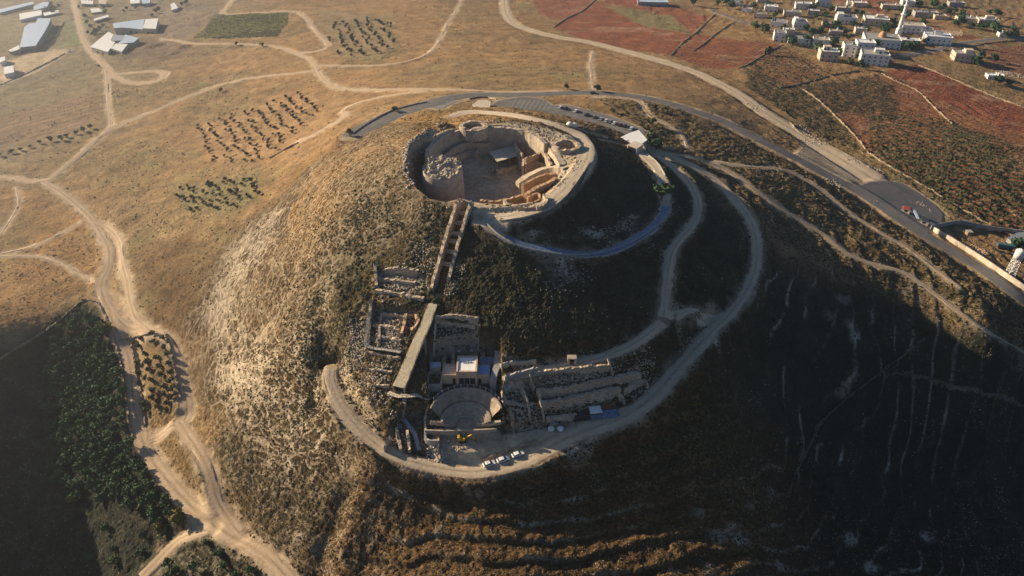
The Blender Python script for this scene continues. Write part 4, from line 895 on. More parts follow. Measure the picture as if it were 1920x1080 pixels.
# shrubs
# ------------------------------------------------------------------ the great stair: side walls, cross arches
st = thing('great_stair', tuple(hit([(822,545)])[0]), 'long sunken stone stairway running straight down the hill from the fortress', 'stairway')
d = np.gradient(SLOTL[:, :2], axis=0); d /= np.linalg.norm(d, axis=1)[:, None]; nn = np.c_[-d[:, 1], d[:, 0]]
zref = lookup(SMOOTHZ, SLOTL[:, 0], SLOTL[:, 1])
for s_ in (-1, 1):
    L = np.c_[SLOTL[:, :2]+nn*s_*2.9, zref+np.interp(np.arange(len(zref)), [0, len(zref)*.5, len(zref)], [2.6, 1.6, .9])]
    if s_ == 1: L = L[:-4]
    wallmesh(L, None, 1.5, .55).build('side_wall', M['stone'], st)
mb = MB(); n = len(SLOTL)
for k in range(0, n-1, 1):
    p = SLOTL[k]; mb.box((p[0], p[1], zref[k]-8.0+0.0), (4.8, 1.1, 2.4), math.atan2(nn[k, 1], nn[k, 0]))
mb.build('steps', M['stone_warm'], st)
for k in [int(n*f) for f in (.10, .22, .33, .40, .52, .64)]:
    p = SLOTL[k]; MB().box((p[0], p[1], zref[k]-2.2), (5.4, 1.3, 1.3), math.atan2(nn[k, 1], nn[k, 0])).build('cross_arch', M['stone'], st)
# sandy ramp below it
L = hit([(824,551),(806,592),(787,638),(767,685),(746,737)]); L = resample(spline(L, 6), 1.5)
for k in range(2): L[:, k] = smooth1(L[:, k], 3)
L[:, 2] = smooth1(lookup(GZ, L[:, 0], L[:, 1]), 6)+1.3
rp = thing('walkway_ramp', tuple(L[-1]), 'long straight sandy plank ramp leading from the stair down towards the theatre', 'ramp')
d = np.gradient(L[:, :2], axis=0); d /= np.linalg.norm(d, axis=1)[:, None]; nr2 = np.c_[-d[:, 1], d[:, 0]]; w = np.linspace(1.25, 1.95, len(L))
mb = MB()
for k in range(len(L)-1):
    a, b = L[k], L[k+1]; P = [a[:2]+nr2[k]*w[k], a[:2]-nr2[k]*w[k], b[:2]-nr2[k+1]*w[k+1], b[:2]+nr2[k+1]*w[k+1]]
    g_ = 0.03*(d[k]); P = [P[0]+g_, P[1]+g_, P[2]-g_, P[3]-g_]; mb.prism(P, [a[2]-.3, a[2]-.3, b[2]-.3, b[2]-.3], [a[2], a[2], b[2], b[2]])
mb.build('deck', M['plank'], rp)
for s_ in (-1, 1):
    q = np.c_[L[:, :2]+nr2*(w[:, None]+.25)*s_, L[:, 2]-.15+(.25 if s_ == 1 else 0)]; wallmesh(q, None, .5, .08, taper=1).build('retaining_wall', M['stone'], rp)
# ------------------------------------------------------------------ theatre and the buildings of the dig
TZ = 12.4
tc = pts([(874,797)], TZ)[0]; th = thing('theatre', tuple(tc), 'small ancient half round stone theatre with curved tiers of seats', 'theatre')
MB().lathe(tc, [(3.9, -.5), (3.9, .05), (0.02, .05)], 40).build('orchestra', M['sandfloor'], th)
A0, A1 = math.radians(-8), math.radians(188)
for k in range(6):
    r = 3.9+k*.85; z = .5*k
    MB().lathe(tc, [(r, z-.4), (r, z+.5), (r+.8, z+.42), (r+.82, z-.1)], 48, A0, A1, jit=.004).build('seat_row', M['plaster'], th)
mb = MB().lathe(tc, [(9.0, 2.0), (9.0, 2.5), (9.6, 2.5), (9.8, 3.3), (12.2, 5.9), (12.4, 6.6), (13.0, 6.6), (13.1, 2.0)], 56, math.radians(8), math.radians(172), jit=.006); mb.build('upper_bank', M['sandfloor'], th)
for s_ in (-1, 1):
    MB().beam((tc[0]+s_*3.9, tc[1]-.4, TZ+.2), (tc[0]+s_*12.6, tc[1]-.8, TZ+2.2), 1.0, 1.4).build('end_wall', M['stone'], th)
for a in (62, 118):
    ca, sa = math.cos(math.radians(a)), math.sin(math.radians(a)); MB().beam((tc[0]+3.9*ca, tc[1]+3.9*sa, TZ+.35), (tc[0]+9.1*ca, tc[1]+9.1*sa, TZ+2.9), .7, .35).build('aisle_step', M['stone'], th)
L = pts([(796,806),(830,807),(870,806),(905,805),(932,803)], TZ+.9); solo(wallmesh(L, TZ-1, .7, .06), 'stage_wall', M['plaster'], 'long straight pale stage wall in front of the theatre', 'wall')
# protective railing round the top of the theatre
rl = thing('terrace_railing', (tc[0], tc[1]+13, TZ+6.3), 'curved railing with pale posts on the terrace above the theatre', 'railing')
mbp = MB(); prev = None
for a in np.linspace(28, 152, 13):
    ca, sa = math.cos(math.radians(a)), math.sin(math.radians(a)); p = (tc[0]+13.4*ca, tc[1]+13.4*sa); MB().beam((*p, TZ+4.5), (*p, TZ+7.7), .22, n=6).build('post', M['white'], rl)
    if prev: mbp.beam((*prev, TZ+7.5), (*p, TZ+7.5), .1); mbp.beam((*prev, TZ+7.0), (*p, TZ+7.0), .06)
    prev = p
mbp.build('rail', M['metal'], rl)
# the white roofed shelter hall
UZ = 19.6
a, b = pts([(856,722), (895,722)], UZ); wB = b[0]-a[0]; xm = (a[0]+b[0])/2; yf = (a[1]+b[1])/2+.6
sh = thing('shelter_hall', (xm, yf, UZ), 'square exhibition hall with bright white roof and dark glazed front above the theatre', 'building')
H = 5.6; D = 9.0
MB().box((xm-wB/2+.35, yf+D/2, UZ-.4), (.7, D, H+.9)).box((xm+wB/2-.35, yf+D/2, UZ-.4), (.7, D, H+.9)).box((xm, yf+D-.35, UZ-.4), (wB-1.4, .7, H+.9)).box((xm, yf+.35, UZ+2.9), (wB-1.4, .7, H-2.9+.35)).build('wall', M['sandwall'], sh)
MB().box((xm, yf+D/2, UZ+H-.15), (wB-1.4, D-1.4, .3)).build('roof', M['whiteroof'], sh)
for k in range(3):
    xx = xm+(k-1)*(wB-1.6)/3; w = MB().box((xx, yf+.5, UZ-.3), ((wB-1.6)/3-.3, .12, 3.15)).build('window', M['glass'], sh)
    MB().box((xx-(wB-1.6)/6, yf+.3, UZ-.3), (.22, .5, 3.18)).build('frame', M['metal'], w)
for k in (-1.3, -.3, .6, 1.5): MB().box((xm+k, yf+D/2+.8+(.2 if k > 0 else 0), UZ+H+.15), (.5, .5, .35)).build('roof_vent', M['concrete'], sh)
def wing(name, x0, x1, y0, d, z, h, wm, rm, label, rim=.3):
    t = thing(name, ((x0+x1)/2, y0, z), label, 'building'); w = abs(x1-x0); xc = (x0+x1)/2
    MB().box((xc, y0+d/2, z-.6), (w, d, h+.6)).build('wall', M[wm], t); MB().box((xc, y0+d/2, z+h+.003), (w-.5, d-.5, .15)).build('roof', M[rm], t)
    mb = MB(); 
    for q in ((xc, y0+.12, w, .24), (xc, y0+d-.12, w, .24)): mb.box((q[0], q[1], z+h), (q[2], q[3], rim))
    for q in ((x0+.12, y0+d/2, .24, d-.48), (x1-.12, y0+d/2, .24, d-.48)): mb.box((q[0], q[1], z+h), (q[2], q[3], rim))
    mb.build('parapet', M[wm], t); return t
wl = wing('side_wing', xm-wB/2-5.2, xm-wB/2-.05, yf+.6, 6.4, UZ, 3.4, 'sandwall', 'cream', 'low sandy wing with cream roof left of the white roofed hall', .5)
MB().box((xm-wB/2-.9, yf+.5, UZ-.3), (1.0, .3, 2.4)).build('door', M['dark'], wl)
wr_ = wing('side_wing', xm+wB/2+.05, xm+wB/2+4.6, yf+.9, 5.6, UZ, 3.6, 'sandwall', 'bluepaint', 'low wing with flat blue roof right of the white roofed hall', .25)
MB().box((xm+wB/2+.9, yf+.8, UZ-.3), (1.0, .3, 2.2)).build('door', M['dark'], wr_)
wing('blue_annex', xm+wB/2+.6, xm+wB/2+6.0, yf+7.2, 3.6, UZ+.6, 3.2, 'concrete', 'bluesheet', 'narrow blue sheeted annex tucked behind the blue roofed wing', .15)
wing('store_shed', xm-wB/2-10.2, xm-wB/2-6.2, yf+5.6, 3.0, UZ, 3.2, 'cream', 'paleblue', 'small shed with pale blue roof left of the sandy wing', .1)
L = np.array([(xm+wB/2+5.6, yf-1, UZ+3.0), (xm+wB/2+7.4, yf+6, UZ+4.6), (xm+wB/2+7.4, yf+12, UZ+6)]); solo(wallmesh(L, UZ-3, 2.4, .1, taper=.95), 'side_bastion', M['concrete'], 'tall grey retaining bastion at the right of the blue roofs', 'wall')
pw = thing('open_room', (xm-wB/2-8, yf+1, UZ-1), 'open walled room ruin below the pale blue shed', 'ruin')
q = [(xm-wB/2-10.6, yf+5.2), (xm-wB/2-10.6, yf-1.8), (xm-wB/2-5.6, yf-1.8), (xm-wB/2-5.6, yf+5.2)]
for i in range(4):
    p0, p1 = q[i], q[(i+1) % 4]; wallmesh(np.array([(*p0, UZ+1.6), (*p1, UZ+1.6)]), UZ-2, .6, .15).build('wall', M['concrete' if i == 1 else 'sandwall'], pw)
# ruined towers behind the hall
def uruin(P, z, th_, h, label, m='stone'):
    L = pts(P, z); solo(wallmesh(L, z-h, th_, .5), 'ruined_tower', M[m], label, 'ruin')
uruin([(832,688),(833,668),(837,655),(845,652),(850,660),(850,686)], 22.5, 1.5, 8, 'tall U shaped pale ruin behind the left wing of the hall')
uruin([(892,682),(890,664),(898,655),(906,662),(908,680)], 22.5, 1.7, 8, 'crumbling brown ruined tower behind the hall roof on the right', 'stone_warm')
uruin([(913,662),(934,661),(938,675),(940,688)], 22.0, 1.0, 6, 'thin angled ruin wall at the right above the blue annex')
for (a, b), lab in (((852, 668), 'leftmost of three small floodlight masts behind the hall'), ((861, 669), 'middle of three small floodlight masts behind the hall'), ((884, 668), 'rightmost of three small floodlight masts behind the hall')):
    p = pts([(a, b)], 20)[0]; t = thing('floodlight_mast', tuple(p), lab, 'floodlight', 'floodlights behind the hall'); MB().beam((p[0], p[1], p[2]-5), (p[0], p[1], p[2]+2.8), .18, n=6).build('pole', M['metal'], t)
    MB().box((p[0], p[1]-.1, p[2]+2.6), (1.2, .4, .8)).build('lamp_head', M['white'], t)
# walkway bridge from the ramp foot to the theatre
def deck(name, P, w, h, m, label, cat='walkway', rails=True):
    L = gline(P, h, 3); L = resample(L, 1.5); L[:, 2] = smooth1(L[:, 2], 4); d = np.gradient(L[:, :2], axis=0); d /= np.linalg.norm(d, axis=1)[:, None]+1e-9; n = np.c_[-d[:, 1], d[:, 0]]
    t = thing(name, tuple(L[0]), label, cat); mb = MB()
    for k in range(len(L)-1):
        a, b = L[k], L[k+1]; mb.prism([a[:2]+n[k]*w/2, a[:2]-n[k]*w/2, b[:2]-n[k+1]*w/2, b[:2]+n[k+1]*w/2], [a[2]-.25]*2+[b[2]-.25]*2, [a[2]]*2+[b[2]]*2)
    mb.build('deck', M[m], t)
    if rails:
        for s_ in (-1, 1):
            mb = MB()
            for k in range(len(L)-1):
                a, b = L[k], L[k+1]; mb.beam((*(a[:2]+n[k]*s_*w/2), a[2]+1.1), (*(b[:2]+n[k+1]*s_*w/2), b[2]+1.1), .09)
                mb.beam((*(a[:2]+n[k]*s_*w/2), a[2]-1.5), (*(a[:2]+n[k]*s_*w/2), a[2]+1.1), .09)
            mb.build('railing', M['darkmetal'], t)
    return t
deck('footbridge', [(728,739),(745,745),(765,745),(788,742),(808,750),(824,755)], 1.8, .8, 'cream', 'pale footbridge from the foot of the ramp to the theatre edge')
deck('metal_stair', [(759,748),(758,766),(754,784)], 1.6, .8, 'plaster', 'pale narrow stair going down from the footbridge')
deck('metal_stair', [(754,786),(766,800),(778,818),(783,835),(787,851)], 1.5, 1.0, 'metal', 'grey metal stair descending beside the theatre to the road')
deck('viewing_walkway', [(692,600),(690,630),(688,657),(720,662),(752,667)], 1.5, 2.0, 'concrete', 'dark railed walkway bent round the pits left of the ramp')
deck('service_path', [(840,720),(815,700),(812,730),(800,741)], 1.4, .3, 'concrete', 'narrow concrete path left of the hall', rails=False)
# walls of the rooms either side
def gwall(P, h, th_, label, m='stone', rough=.5, name='ruin_wall', group=None, **kw):
    return solo(wallmesh(gline(P, h), None, th_, rough, **kw), name, M[m], label, 'ruin wall', group)
G = 'ruin walls of the dig'
for P, h, w, m, lab in [
    ([(704,500),(706,540)], 1.5, 1.3, 'stone', 'short ruin wall at the left end of the topmost terrace left of the stair'), ([(704,546),(735,550),(770,557),(795,563)], 1.0, 1.6, 'stone', 'broken ruin wall along the lower edge of the topmost terrace left of the stair'),
    ([(720,508),(750,506),(785,510)], 1.2, 1.2, 'stone', 'rubble wall at the back of the topmost terrace left of the stair'), ([(710,525),(740,528),(780,532)], 1.0, 1.5, 'stone', 'rubble wall across the middle of the topmost terrace'),
    ([(696,568),(694,600),(690,655)], 1.6, 1.4, 'stone', 'long wall on the left side of the pits left of the ramp'), ([(716,592),(740,594),(760,596)], 1.4, 1.2, 'stone', 'upper cross wall inside the pits left of the ramp'),
    ([(762,594),(758,615),(753,632)], 2.0, 1.3, 'stone_warm', 'upright room wall nearest the ramp in the pits'), ([(765,595),(785,597),(778,618),(760,619)], 1.5, 1.0, 'stone_warm', 'small brown room beside the upper ramp'),
    ([(700,612),(725,615),(750,622)], 1.2, 1.5, 'stone', 'middle cross wall inside the pits left of the ramp'), ([(705,632),(730,637),(752,642)], 1.2, 1.6, 'stone', 'lower cross wall inside the pits left of the ramp'),
    ([(716,592),(712,615),(712,650)], 1.2, 1.0, 'stone', 'narrow dividing wall running down the pits'), ([(688,662),(720,668),(752,674)], 1.0, .8, 'stone', 'thin wall under the railed walkway'),
    ([(686,694),(710,696),(735,700)], 1.0, .9, 'plaster', 'straight pale wall below the dark patch left of the ramp'), ([(690,722),(712,724),(730,726)], .9, 1.0, 'stone', 'low dark wall above the yard left of the ramp'),
    ([(818,596),(855,594),(897,600)], 1.2, 1.2, 'stone', 'topmost wall of the pale cut right of the ramp'), ([(818,603),(850,608),(893,614)], 1.2, 1.4, 'stone', 'second wall of the pale cut right of the ramp'),
    ([(897,598),(896,625),(897,655),(893,672)], 1.5, .9, 'stone', 'long narrow wall down the right side of the pale cut'), ([(818,600),(814,640),(806,690)], 1.3, .8, 'plaster', 'thin wall down the left side of the pale cut'),
    ([(938,697),(940,688),(965,682),(1005,680)], 1.5, .9, 'concrete', 'grey wall angled above the terrace road right of the blue roofs'), ([(946,713),(967,706),(995,699),(1010,697)], 2.0, 1.0, 'concrete', 'smooth grey bent wall left of the terrace walls'),
    ([(1003,701),(1050,697),(1100,692),(1145,688)], 1.4, 1.1, 'stone', 'uppermost long terrace wall right of the theatre'), ([(1005,738),(1040,735),(1075,729),(1110,722),(1148,714),(1200,705)], 2.0, 1.5, 'stone', 'second long terrace wall right of the theatre'),
    ([(1015,760),(1045,757),(1075,751),(1110,743),(1135,737),(1162,733)], 2.2, 1.5, 'stone', 'third long terrace wall right of the theatre'), ([(1024,789),(1050,787),(1080,782)], 2.0, 1.0, 'stone', 'lowest terrace wall beside the road'),
    ([(974,722),(982,742),(990,760),(993,783)], 2.4, .9, 'stone', 'cross wall running downhill just right of the theatre'), ([(1009,738),(1014,762),(1020,792)], 2.6, .9, 'stone', 'cross wall joining the terrace walls at their left ends'),
    ([(994,706),(998,720),(1002,734)], 2.0, .9, 'stone', 'short cross wall above the corner of the second terrace wall'), ([(1140,676),(1145,692),(1150,708)], 1.4, .9, 'stone', 'short cross wall at the right end of the upper terraces'),
    ([(1158,740),(1166,748),(1170,760)], 1.8, 1.2, 'stone', 'short upright wall by the dark container yard'), ([(1169,735),(1190,724),(1207,717),(1214,730)], 2.0, 1.0, 'stone', 'bent wall of the far right chamber beside the hill road'),
    ([(942,755),(965,758),(985,762),(1000,758)], 1.0, 1.0, 'plaster', 'pale bent wall beside the theatre on the right'), ([(928,742),(940,738),(948,750),(944,762)], 1.0, 1.0, 'plaster', 'curved pale wall hugging the right edge of the theatre'),
    ([(798,812),(800,832),(822,834)], 2.4, .9, 'concrete', 'concrete corner wall below the stage wall'), ([(822,812),(823,840),(825,866)], 1.6, .6, 'stone_warm', 'thin brown wall running down to the road below the stage'),
    ([(733,826),(724,838),(722,848)], 2.4, .6, 'plaster', 'thin slanted wall at the left edge of the lower pit'), ([(744,806),(748,828),(752,848)], 1.8, 1.2, 'stone', 'short upright wall inside the lower pit'),
    ([(764,812),(767,832),(768,850)], 1.8, 1.1, 'stone', 'second upright wall inside the lower pit'), ([(803,762),(798,785),(797,805)], 1.5, 1.0, 'stone', 'rough wall at the left side of the theatre'),
    ([(956,775),(962,790),(960,803)], 2.0, 1.2, 'stone_warm', 'brown broken wall right of the stage wall'), ([(905,862),(950,846),(985,835),(1015,828)], .7, .8, 'stone_warm', 'low brown earth bank along the road above the parked cars')]:
    gwall(P, h, w, lab, m, group=G)
# niche with doorway in the cut bank
p = on(1072, 682); t = thing('rock_doorway', tuple(p), 'small stone doorway built into the pale bank above the terrace road', 'doorway')
MB().box((p[0]-1.3, p[1]+.6, p[2]-.5), (.8, 2.2, 3.4)).box((p[0]+1.3, p[1]+.6, p[2]-.5), (.8, 2.2, 3.4)).box((p[0], p[1]+.6, p[2]+2.4), (1.8, 2.2, .5)).build('frame', M['plaster'], t)
MB().box((p[0], p[1]+1.2, p[2]-.4), (1.8, .3, 2.8)).build('door', M['dark'], t)
# rubble of the dig
def stones(name, spots, label, m='rockw', r0=.25, r1=.9):
    mb = MB()
    for (a, b), R, n in spots: rubble(mb, on(a, b), R, int(n*1.35), r0*.6, r1*.62)
    return tag(solo(mb, name, M[m], label, 'rubble'), kind='stuff')
stones('dig_rubble', [((735,528),8,160), ((770,522),6,90), ((730,610),7,200), ((735,630),6,160), ((735,645),6,160), ((770,605),3,50), ((675,640),5,240), ((660,670),5,160), ((668,615),4,80), ((710,585),4,50),
    ((700,700),6,120), ((715,735),5,80), ((985,780),6,160), ((960,752),6,90), ((1000,790),5,120), ((1050,720),8,60), ((1080,740),8,90), ((1050,768),7,120), ((855,828),5,160), ((830,845),4,120),
    ((820,775),4,90), ((745,835),4,80), ((930,770),3,80), ((840,735),3,50), ((820,700),3,30), ((1130,700),8,60), ((1190,725),5,80), ((790,470),4,80), ((800,500),4,90), ((855,510),4,80), ((845,540),3,60)], 'loose pale stones of the dig lying round the ruin walls')
mb = MB()
for (a, b), (c_, d_), n in [((700,505),(795,512),70),((708,518),(790,524),70),((704,536),(780,545),80),((712,600),(750,605),60),((708,622),(752,628),60),((705,644),(750,650),60),((765,600),(760,640),30),((690,684),(735,690),50),((692,708),(730,714),50),((960,716),(1002,712),60),
    ((1010,712),(1140,703),120),((1012,722),(1140,708),140),((1012,748),(1130,728),150),((1020,770),(1120,752),120),((1150,702),(1225,690),90),((1160,715),(1215,705),70),((1175,745),(1200,735),40),((950,730),(985,742),50),((950,768),(985,776),60),((940,790),(985,796),60),((1000,775),(1004,792),25),((735,772),(752,800),40),((800,770),(806,800),40),((812,822),(880,836),90),((955,690),(1010,684),60)]:
    A_, B_ = on(a, b), on(c_, d_)
    for _ in range(n):
        f = random.random(); x = A_[0]*(1-f)+B_[0]*f+random.gauss(0, .35); y = A_[1]*(1-f)+B_[1]*f+random.gauss(0, .35)+math.sin(f*9)*.4; mb.rock((x, y, float(gz(x, y))+.25*random.random()), .18+.42*random.random()**1.6)
tag(solo(mb, 'foundation_stones', M['stone'], 'rows of low tumbled foundation stones among the ruin walls', 'rubble'), kind='stuff')
stones('white_blocks', [((812,850),2.5,60), ((822,858),2.0,50)], 'heap of clean white blocks where the metal stair meets the road', 'white', .3, .6)
stones('slope_boulders', [((1200,672),4,60), ((1215,680),4,60), ((1290,650),5,70), ((1305,640),4,40), ((1262,700),3,20), ((1345,600),4,30), ((1140,640),9,14), ((1050,520),10,60), ((1080,505),8,60), ((1170,420),7,40), ((1130,440),6,40), ((1000,380),1,4)], 'pale boulders strewn on the dark eastern slope')
# ------------------------------------------------------------------ trees
def leafmat(name, c1, c2):
    m, t, b = mat(name, 0.8, 0.15); g = nd(t, 'ShaderNodeNewGeometry'); oi = t.nodes.new('ShaderNodeObjectInfo'); n = noise(t, g.outputs['Position'], 1.1, 3)
    f = mth(t, 'ADD', mth(t, 'MULTIPLY', n.outputs[0], 0.7), mth(t, 'MULTIPLY', oi.outputs['Random'], 0.35)); c = mixc(t, c1, c2, rmp(t, f, 0.3, 0.8)); t.links.new(c, b.inputs['Base Color'])
    return m
M['pineleaf'] = leafmat('dark pine foliage', (0.025, 0.058, 0.026), (0.065, 0.12, 0.048))
M['oliveleaf'] = leafmat('grey olive foliage', (0.05, 0.062, 0.03), (0.10, 0.11, 0.06))
M['yellowleaf'] = leafmat('yellowing foliage', (0.12, 0.10, 0.02), (0.22, 0.17, 0.03))
M['bark'] = plain('bark', (0.12, 0.085, 0.06), 0.95, 0.3, 3.0)
def tree_shapes(R, H, trunk, lobes, leaves, leaf, seed, flat=0.8):
    """trunk with limbs, and a crown of many small leaf clumps on uneven lobes"""
    r = random.Random(seed); tr = MB(); tr.beam((0, 0, -.5), (0, 0, trunk), .16*R+.08, n=6)
    L = []
    for k in range(lobes):
        a = 6.28*k/lobes+r.random(); d = R*(.35+.3*r.random()); z = trunk+(H-trunk)*(.2+.5*r.random()); L.append((d*math.cos(a), d*math.sin(a), z, R*(.40+.2*r.random())))
        tr.beam((0, 0, trunk*.7), (L[-1][0]*.8, L[-1][1]*.8, z), .07*R+.03, n=4)
    L.append((0, 0, trunk+(H-trunk)*.65, R*.5)); cr = MB()
    for x, y, z, q in L:
        n0 = len(cr.v)
        for k in range(7):
            a = r.random()*6.28; b = math.acos(2*r.random()-1)
        cr.lathe((x, y, z-q*.62*flat), [(.02, 0), (q*.6, q*.2*flat), (q*.72, q*.65*flat), (q*.45, q*1.1*flat), (.02, q*1.25*flat)], 6, jit=.5)
    for _ in range(leaves):
        x, y, z, q = L[r.randrange(len(L))]; a = r.random()*6.28; u = 2*r.random()-1; s_ = math.sqrt(1-u*u); rr = q*(.75+.45*r.random())
        c = Vector((x+rr*s_*math.cos(a), y+rr*s_*math.sin(a), z+rr*u*flat)); ax = Vector((r.gauss(0, 1), r.gauss(0, 1), r.gauss(0, 1))).normalized(); bx = ax.orthogonal().normalized(); cx = ax.cross(bx); l = leaf*(.6+.8*r.random())
        cr.add([c+bx*l, c+cx*l*.8, c-bx*l, c-cx*l*.8], [(0, 1, 2, 3)])
    return tr, cr
def make_tree(name, R, H, trunk, lobes, leaves, leaf, lm, seed):
    tr, cr = tree_shapes(R, H, trunk, lobes, leaves, leaf, seed); t = thing(name, (0, 0, 0), None, None)
    tr.build('trunk', M['bark'], t); cr.build('crown', M[lm], t); return t
PROTO = {'pine': [make_tree('pine_tree', 2.3, 4.6, 1.2, 5, 170, .42, 'pineleaf', s_) for s_ in range(5)], 'olive': [make_tree('olive_tree', 1.7, 3.0, .8, 4, 110, .34, 'oliveleaf', 20+s_) for s_ in range(4)],
         'yellow': [make_tree('yellowing_tree', 2.5, 5.0, 1.2, 5, 200, .42, 'yellowleaf', 40)], 'town': [make_tree('village_tree', 3.0, 5.5, 1.3, 5, 130, .6, 'pineleaf', 50+s_) for s_ in range(3)]}
def ck(o): return o.copy()
USED = set()
def plant(kind, x, y, sc, label, cat, group, dz=0.0):
    p = random.choice(PROTO[kind]); z = float(gz(x, y))-.1+dz; rz = random.random()*6.28; s3 = (sc*(.9+.2*random.random()), sc*(.9+.2*random.random()), sc*(.85+.3*random.random()))
    if p.name not in USED: USED.add(p.name); p.location = (x, y, z); p.rotation_euler = (0, 0, rz); p.scale = s3; tag(p, label, cat, group); return p
    return copy_tree(p, (x, y, z), rz, label, s3, group) if False else _cp(p, (x, y, z), rz, label, s3, cat, group)
def _cp(p, loc, rz, label, s3, cat, group):
    c = copy_tree(p, loc, rz, label, s3, group); c['category'] = cat; return c
def fill(P, sp, jit=.3, rot=0.0, ratio=1.0):
    """jittered rows of spots inside an outline"""
    h = hit(P)[:, :2]; c = h.mean(0); R = np.abs(h-c).max()*1.5; co, si = math.cos(rot), math.sin(rot); out = []
    for i in np.arange(-R, R, sp):
        for k, j in enumerate(np.arange(-R, R, sp*ratio)):
            x = i+random.uniform(-jit, jit)*sp; y = j+random.uniform(-jit, jit)*sp; X, Y = c[0]+x*co-y*si, c[1]+x*si+y*co
            if inside(np.array([X]), np.array([Y]), h)[0]: out.append((X, Y))
    return out
FP = [(165,590),(185,590),(205,640),(225,700),(238,760),(252,840),(280,895),(320,940),(348,975),(300,1000),(250,960),(200,940),(150,940),(95,900),(88,850),(92,760),(90,680),(100,625)]
sp_ = fill(FP, 4.15, .33, .4); sp_ = [q for q in sp_ if random.random() < .93]
LAB = 'dark green pine of the dense plantation left of the curving dirt track'
for x, y in sp_[:285]: plant('pine', x, y, random.uniform(.85, 1.2), LAB, 'tree', 'pines of the dense plantation')
for x, y in fill([(345,1040),(380,1015),(420,1025),(500,1070),(540,1100),(300,1100),(310,1060)], 6.0, .4): plant('pine', x, y, random.uniform(.65, .9), 'dark pine of the small lower plantation below the farm path', 'tree', 'pines of the small lower plantation')
for x, y in fill([(130,950),(230,965),(300,1010),(240,1070),(180,1060),(140,1010)], 9.5, .45): plant('pine', x, y, random.uniform(.6, .9), 'scattered dark tree on the shaded ground below the dense plantation', 'tree', 'scattered trees below the plantation')
for (a, b), s_, lab in [((336,968),1.35,'large yellow green tree beside the dirt track at the plantation tip'), ((302,992),1.05,'round golden brown tree just left of the large yellow green one'), ((201,614),1.1,'olive yellow tree at the top corner of the plantation by the junction'),
        ((113,876),.75,'small yellow tree at the left edge of the plantation, the upper one'), ((137,932),.9,'yellow tree at the left edge of the plantation, the lower one')]:
    p = on(a, b+6); plant('yellow', p[0], p[1], s_, lab, 'tree', None)
GR = [(1145,335),(1060,385),(1150,405),(1225,375),(1235,445),(1090,500),(1180,525),(1255,505),(1105,560),(1195,590),(1265,570),(1120,620),(1210,655),(1280,640),(1050,650),(1130,690),(1285,705),(1050,715),(1235,740),(1295,760),(1150,770),(1235,800),(1150,830),(1255,865),(1180,890),(1255,915),(1080,870),(1090,925),(1040,440),(1290,820),(1010,400),(1040,560)]
GCOL = {0: [], 1: [], 2: []}
for X, Y in GR: GCOL[0 if X-(Y-400)*.13 < 1085 else 1 if X-(Y-400)*.13 < 1175 else 2].append((Y, X))
GLAB = {}
for c_, v in GCOL.items():
    for k_, (Y, X) in enumerate(sorted(v)): GLAB[(X, Y)] = 'olive tree of the walled grove, %s from the top in its %s row' % (['first', 'second', 'third', 'fourth', 'fifth', 'sixth', 'seventh', 'eighth', 'ninth', 'tenth', 'eleventh', 'twelfth', 'thirteenth', 'fourteenth', 'fifteenth'][k_], ['left', 'middle', 'right'][c_])
for X, Y in GR:
    p = on(X/4, 540+Y/4+3); plant('olive', p[0], p[1], random.uniform(.85, 1.08), GLAB[(X, Y)], 'tree', 'olive trees of the small walled grove')
for x, y in fill([(368,235),(470,205),(560,172),(608,195),(570,240),(520,285),(470,308),(380,300)], 8.4, .25, .5): plant('olive', x, y, random.uniform(.6, .95), 'small olive tree of the orchard on the golden slope left of the hill', 'tree', 'olives of the orchard on the golden slope')
for x, y in fill([(325,350),(400,340),(485,330),(490,372),(400,402),(340,398)], 6.4, .35, .2): plant('olive', x, y, random.uniform(.65, .95), 'small olive tree of the patch on the left flank near the bare outcrop', 'tree', 'olives of the patch on the left flank')
for x, y in fill([(620,45),(690,35),(740,42),(742,85),(700,108),(640,108),(615,75)], 10.5, .25, .3): plant('olive', x, y, random.uniform(.8, 1.2), 'distant olive tree of the orchard beyond the looping vineyard track', 'tree', 'olives of the far orchard')
for P in [(0,293),(20,288),(40,283),(58,277),(75,270),(95,265),(112,263),(128,258),(143,252),(158,247),(172,241)]:
    p = on(P[0]+random.uniform(-4, 4), P[1]); plant('olive', p[0], p[1], random.uniform(.9, 1.4), 'round tree in the straight row below the striped ploughed field', 'tree', 'row of trees below the ploughed field')
for (a, b), s_, k, lab in [((1228,208),1.3,'olive','dark bush beside the forking path, the upper one above the car park'), ((1222,236),1.6,'olive','dark tree beside the forking path right of the parked cars'), ((1148,212),1.1,'olive','rounded bush behind the parked cars'),
        ((656,256),1.5,'olive','grey green shrub clump at the cut off end of the asphalt road'), ((740,209),1.3,'olive','dark shrub beside the asphalt road left of the car park'), ((1120,170),1.6,'olive','dark shrub by the asphalt road next to the moving car'),
        ((1062,167),1.1,'olive','low shrub on the far verge of the asphalt road'), ((444,85),1.2,'olive','lone bush on the track below the vineyard, the left one'), ((492,87),1.4,'olive','lone bush on the track below the vineyard, the right one'),
        ((186,126),.9,'olive','tiny bush at the bend of the barn track'), ((415,172),1.1,'olive','lone bush beside the long valley track'), ((1240,376),2.0,'pine','dark tree clump at the bend of the sheeted museum path'), ((1230,280),1.5,'pine','dark tree just right of the visitor centre'), ((1222,268),1.3,'pine','second dark tree behind the visitor centre'),
        ((1905,470),1.3,'town','tree beside the truck yard')]:
    p = on(a, b); plant(k, p[0], p[1], s_, lab, 'tree' if s_ > 1.45 else 'shrub', None)
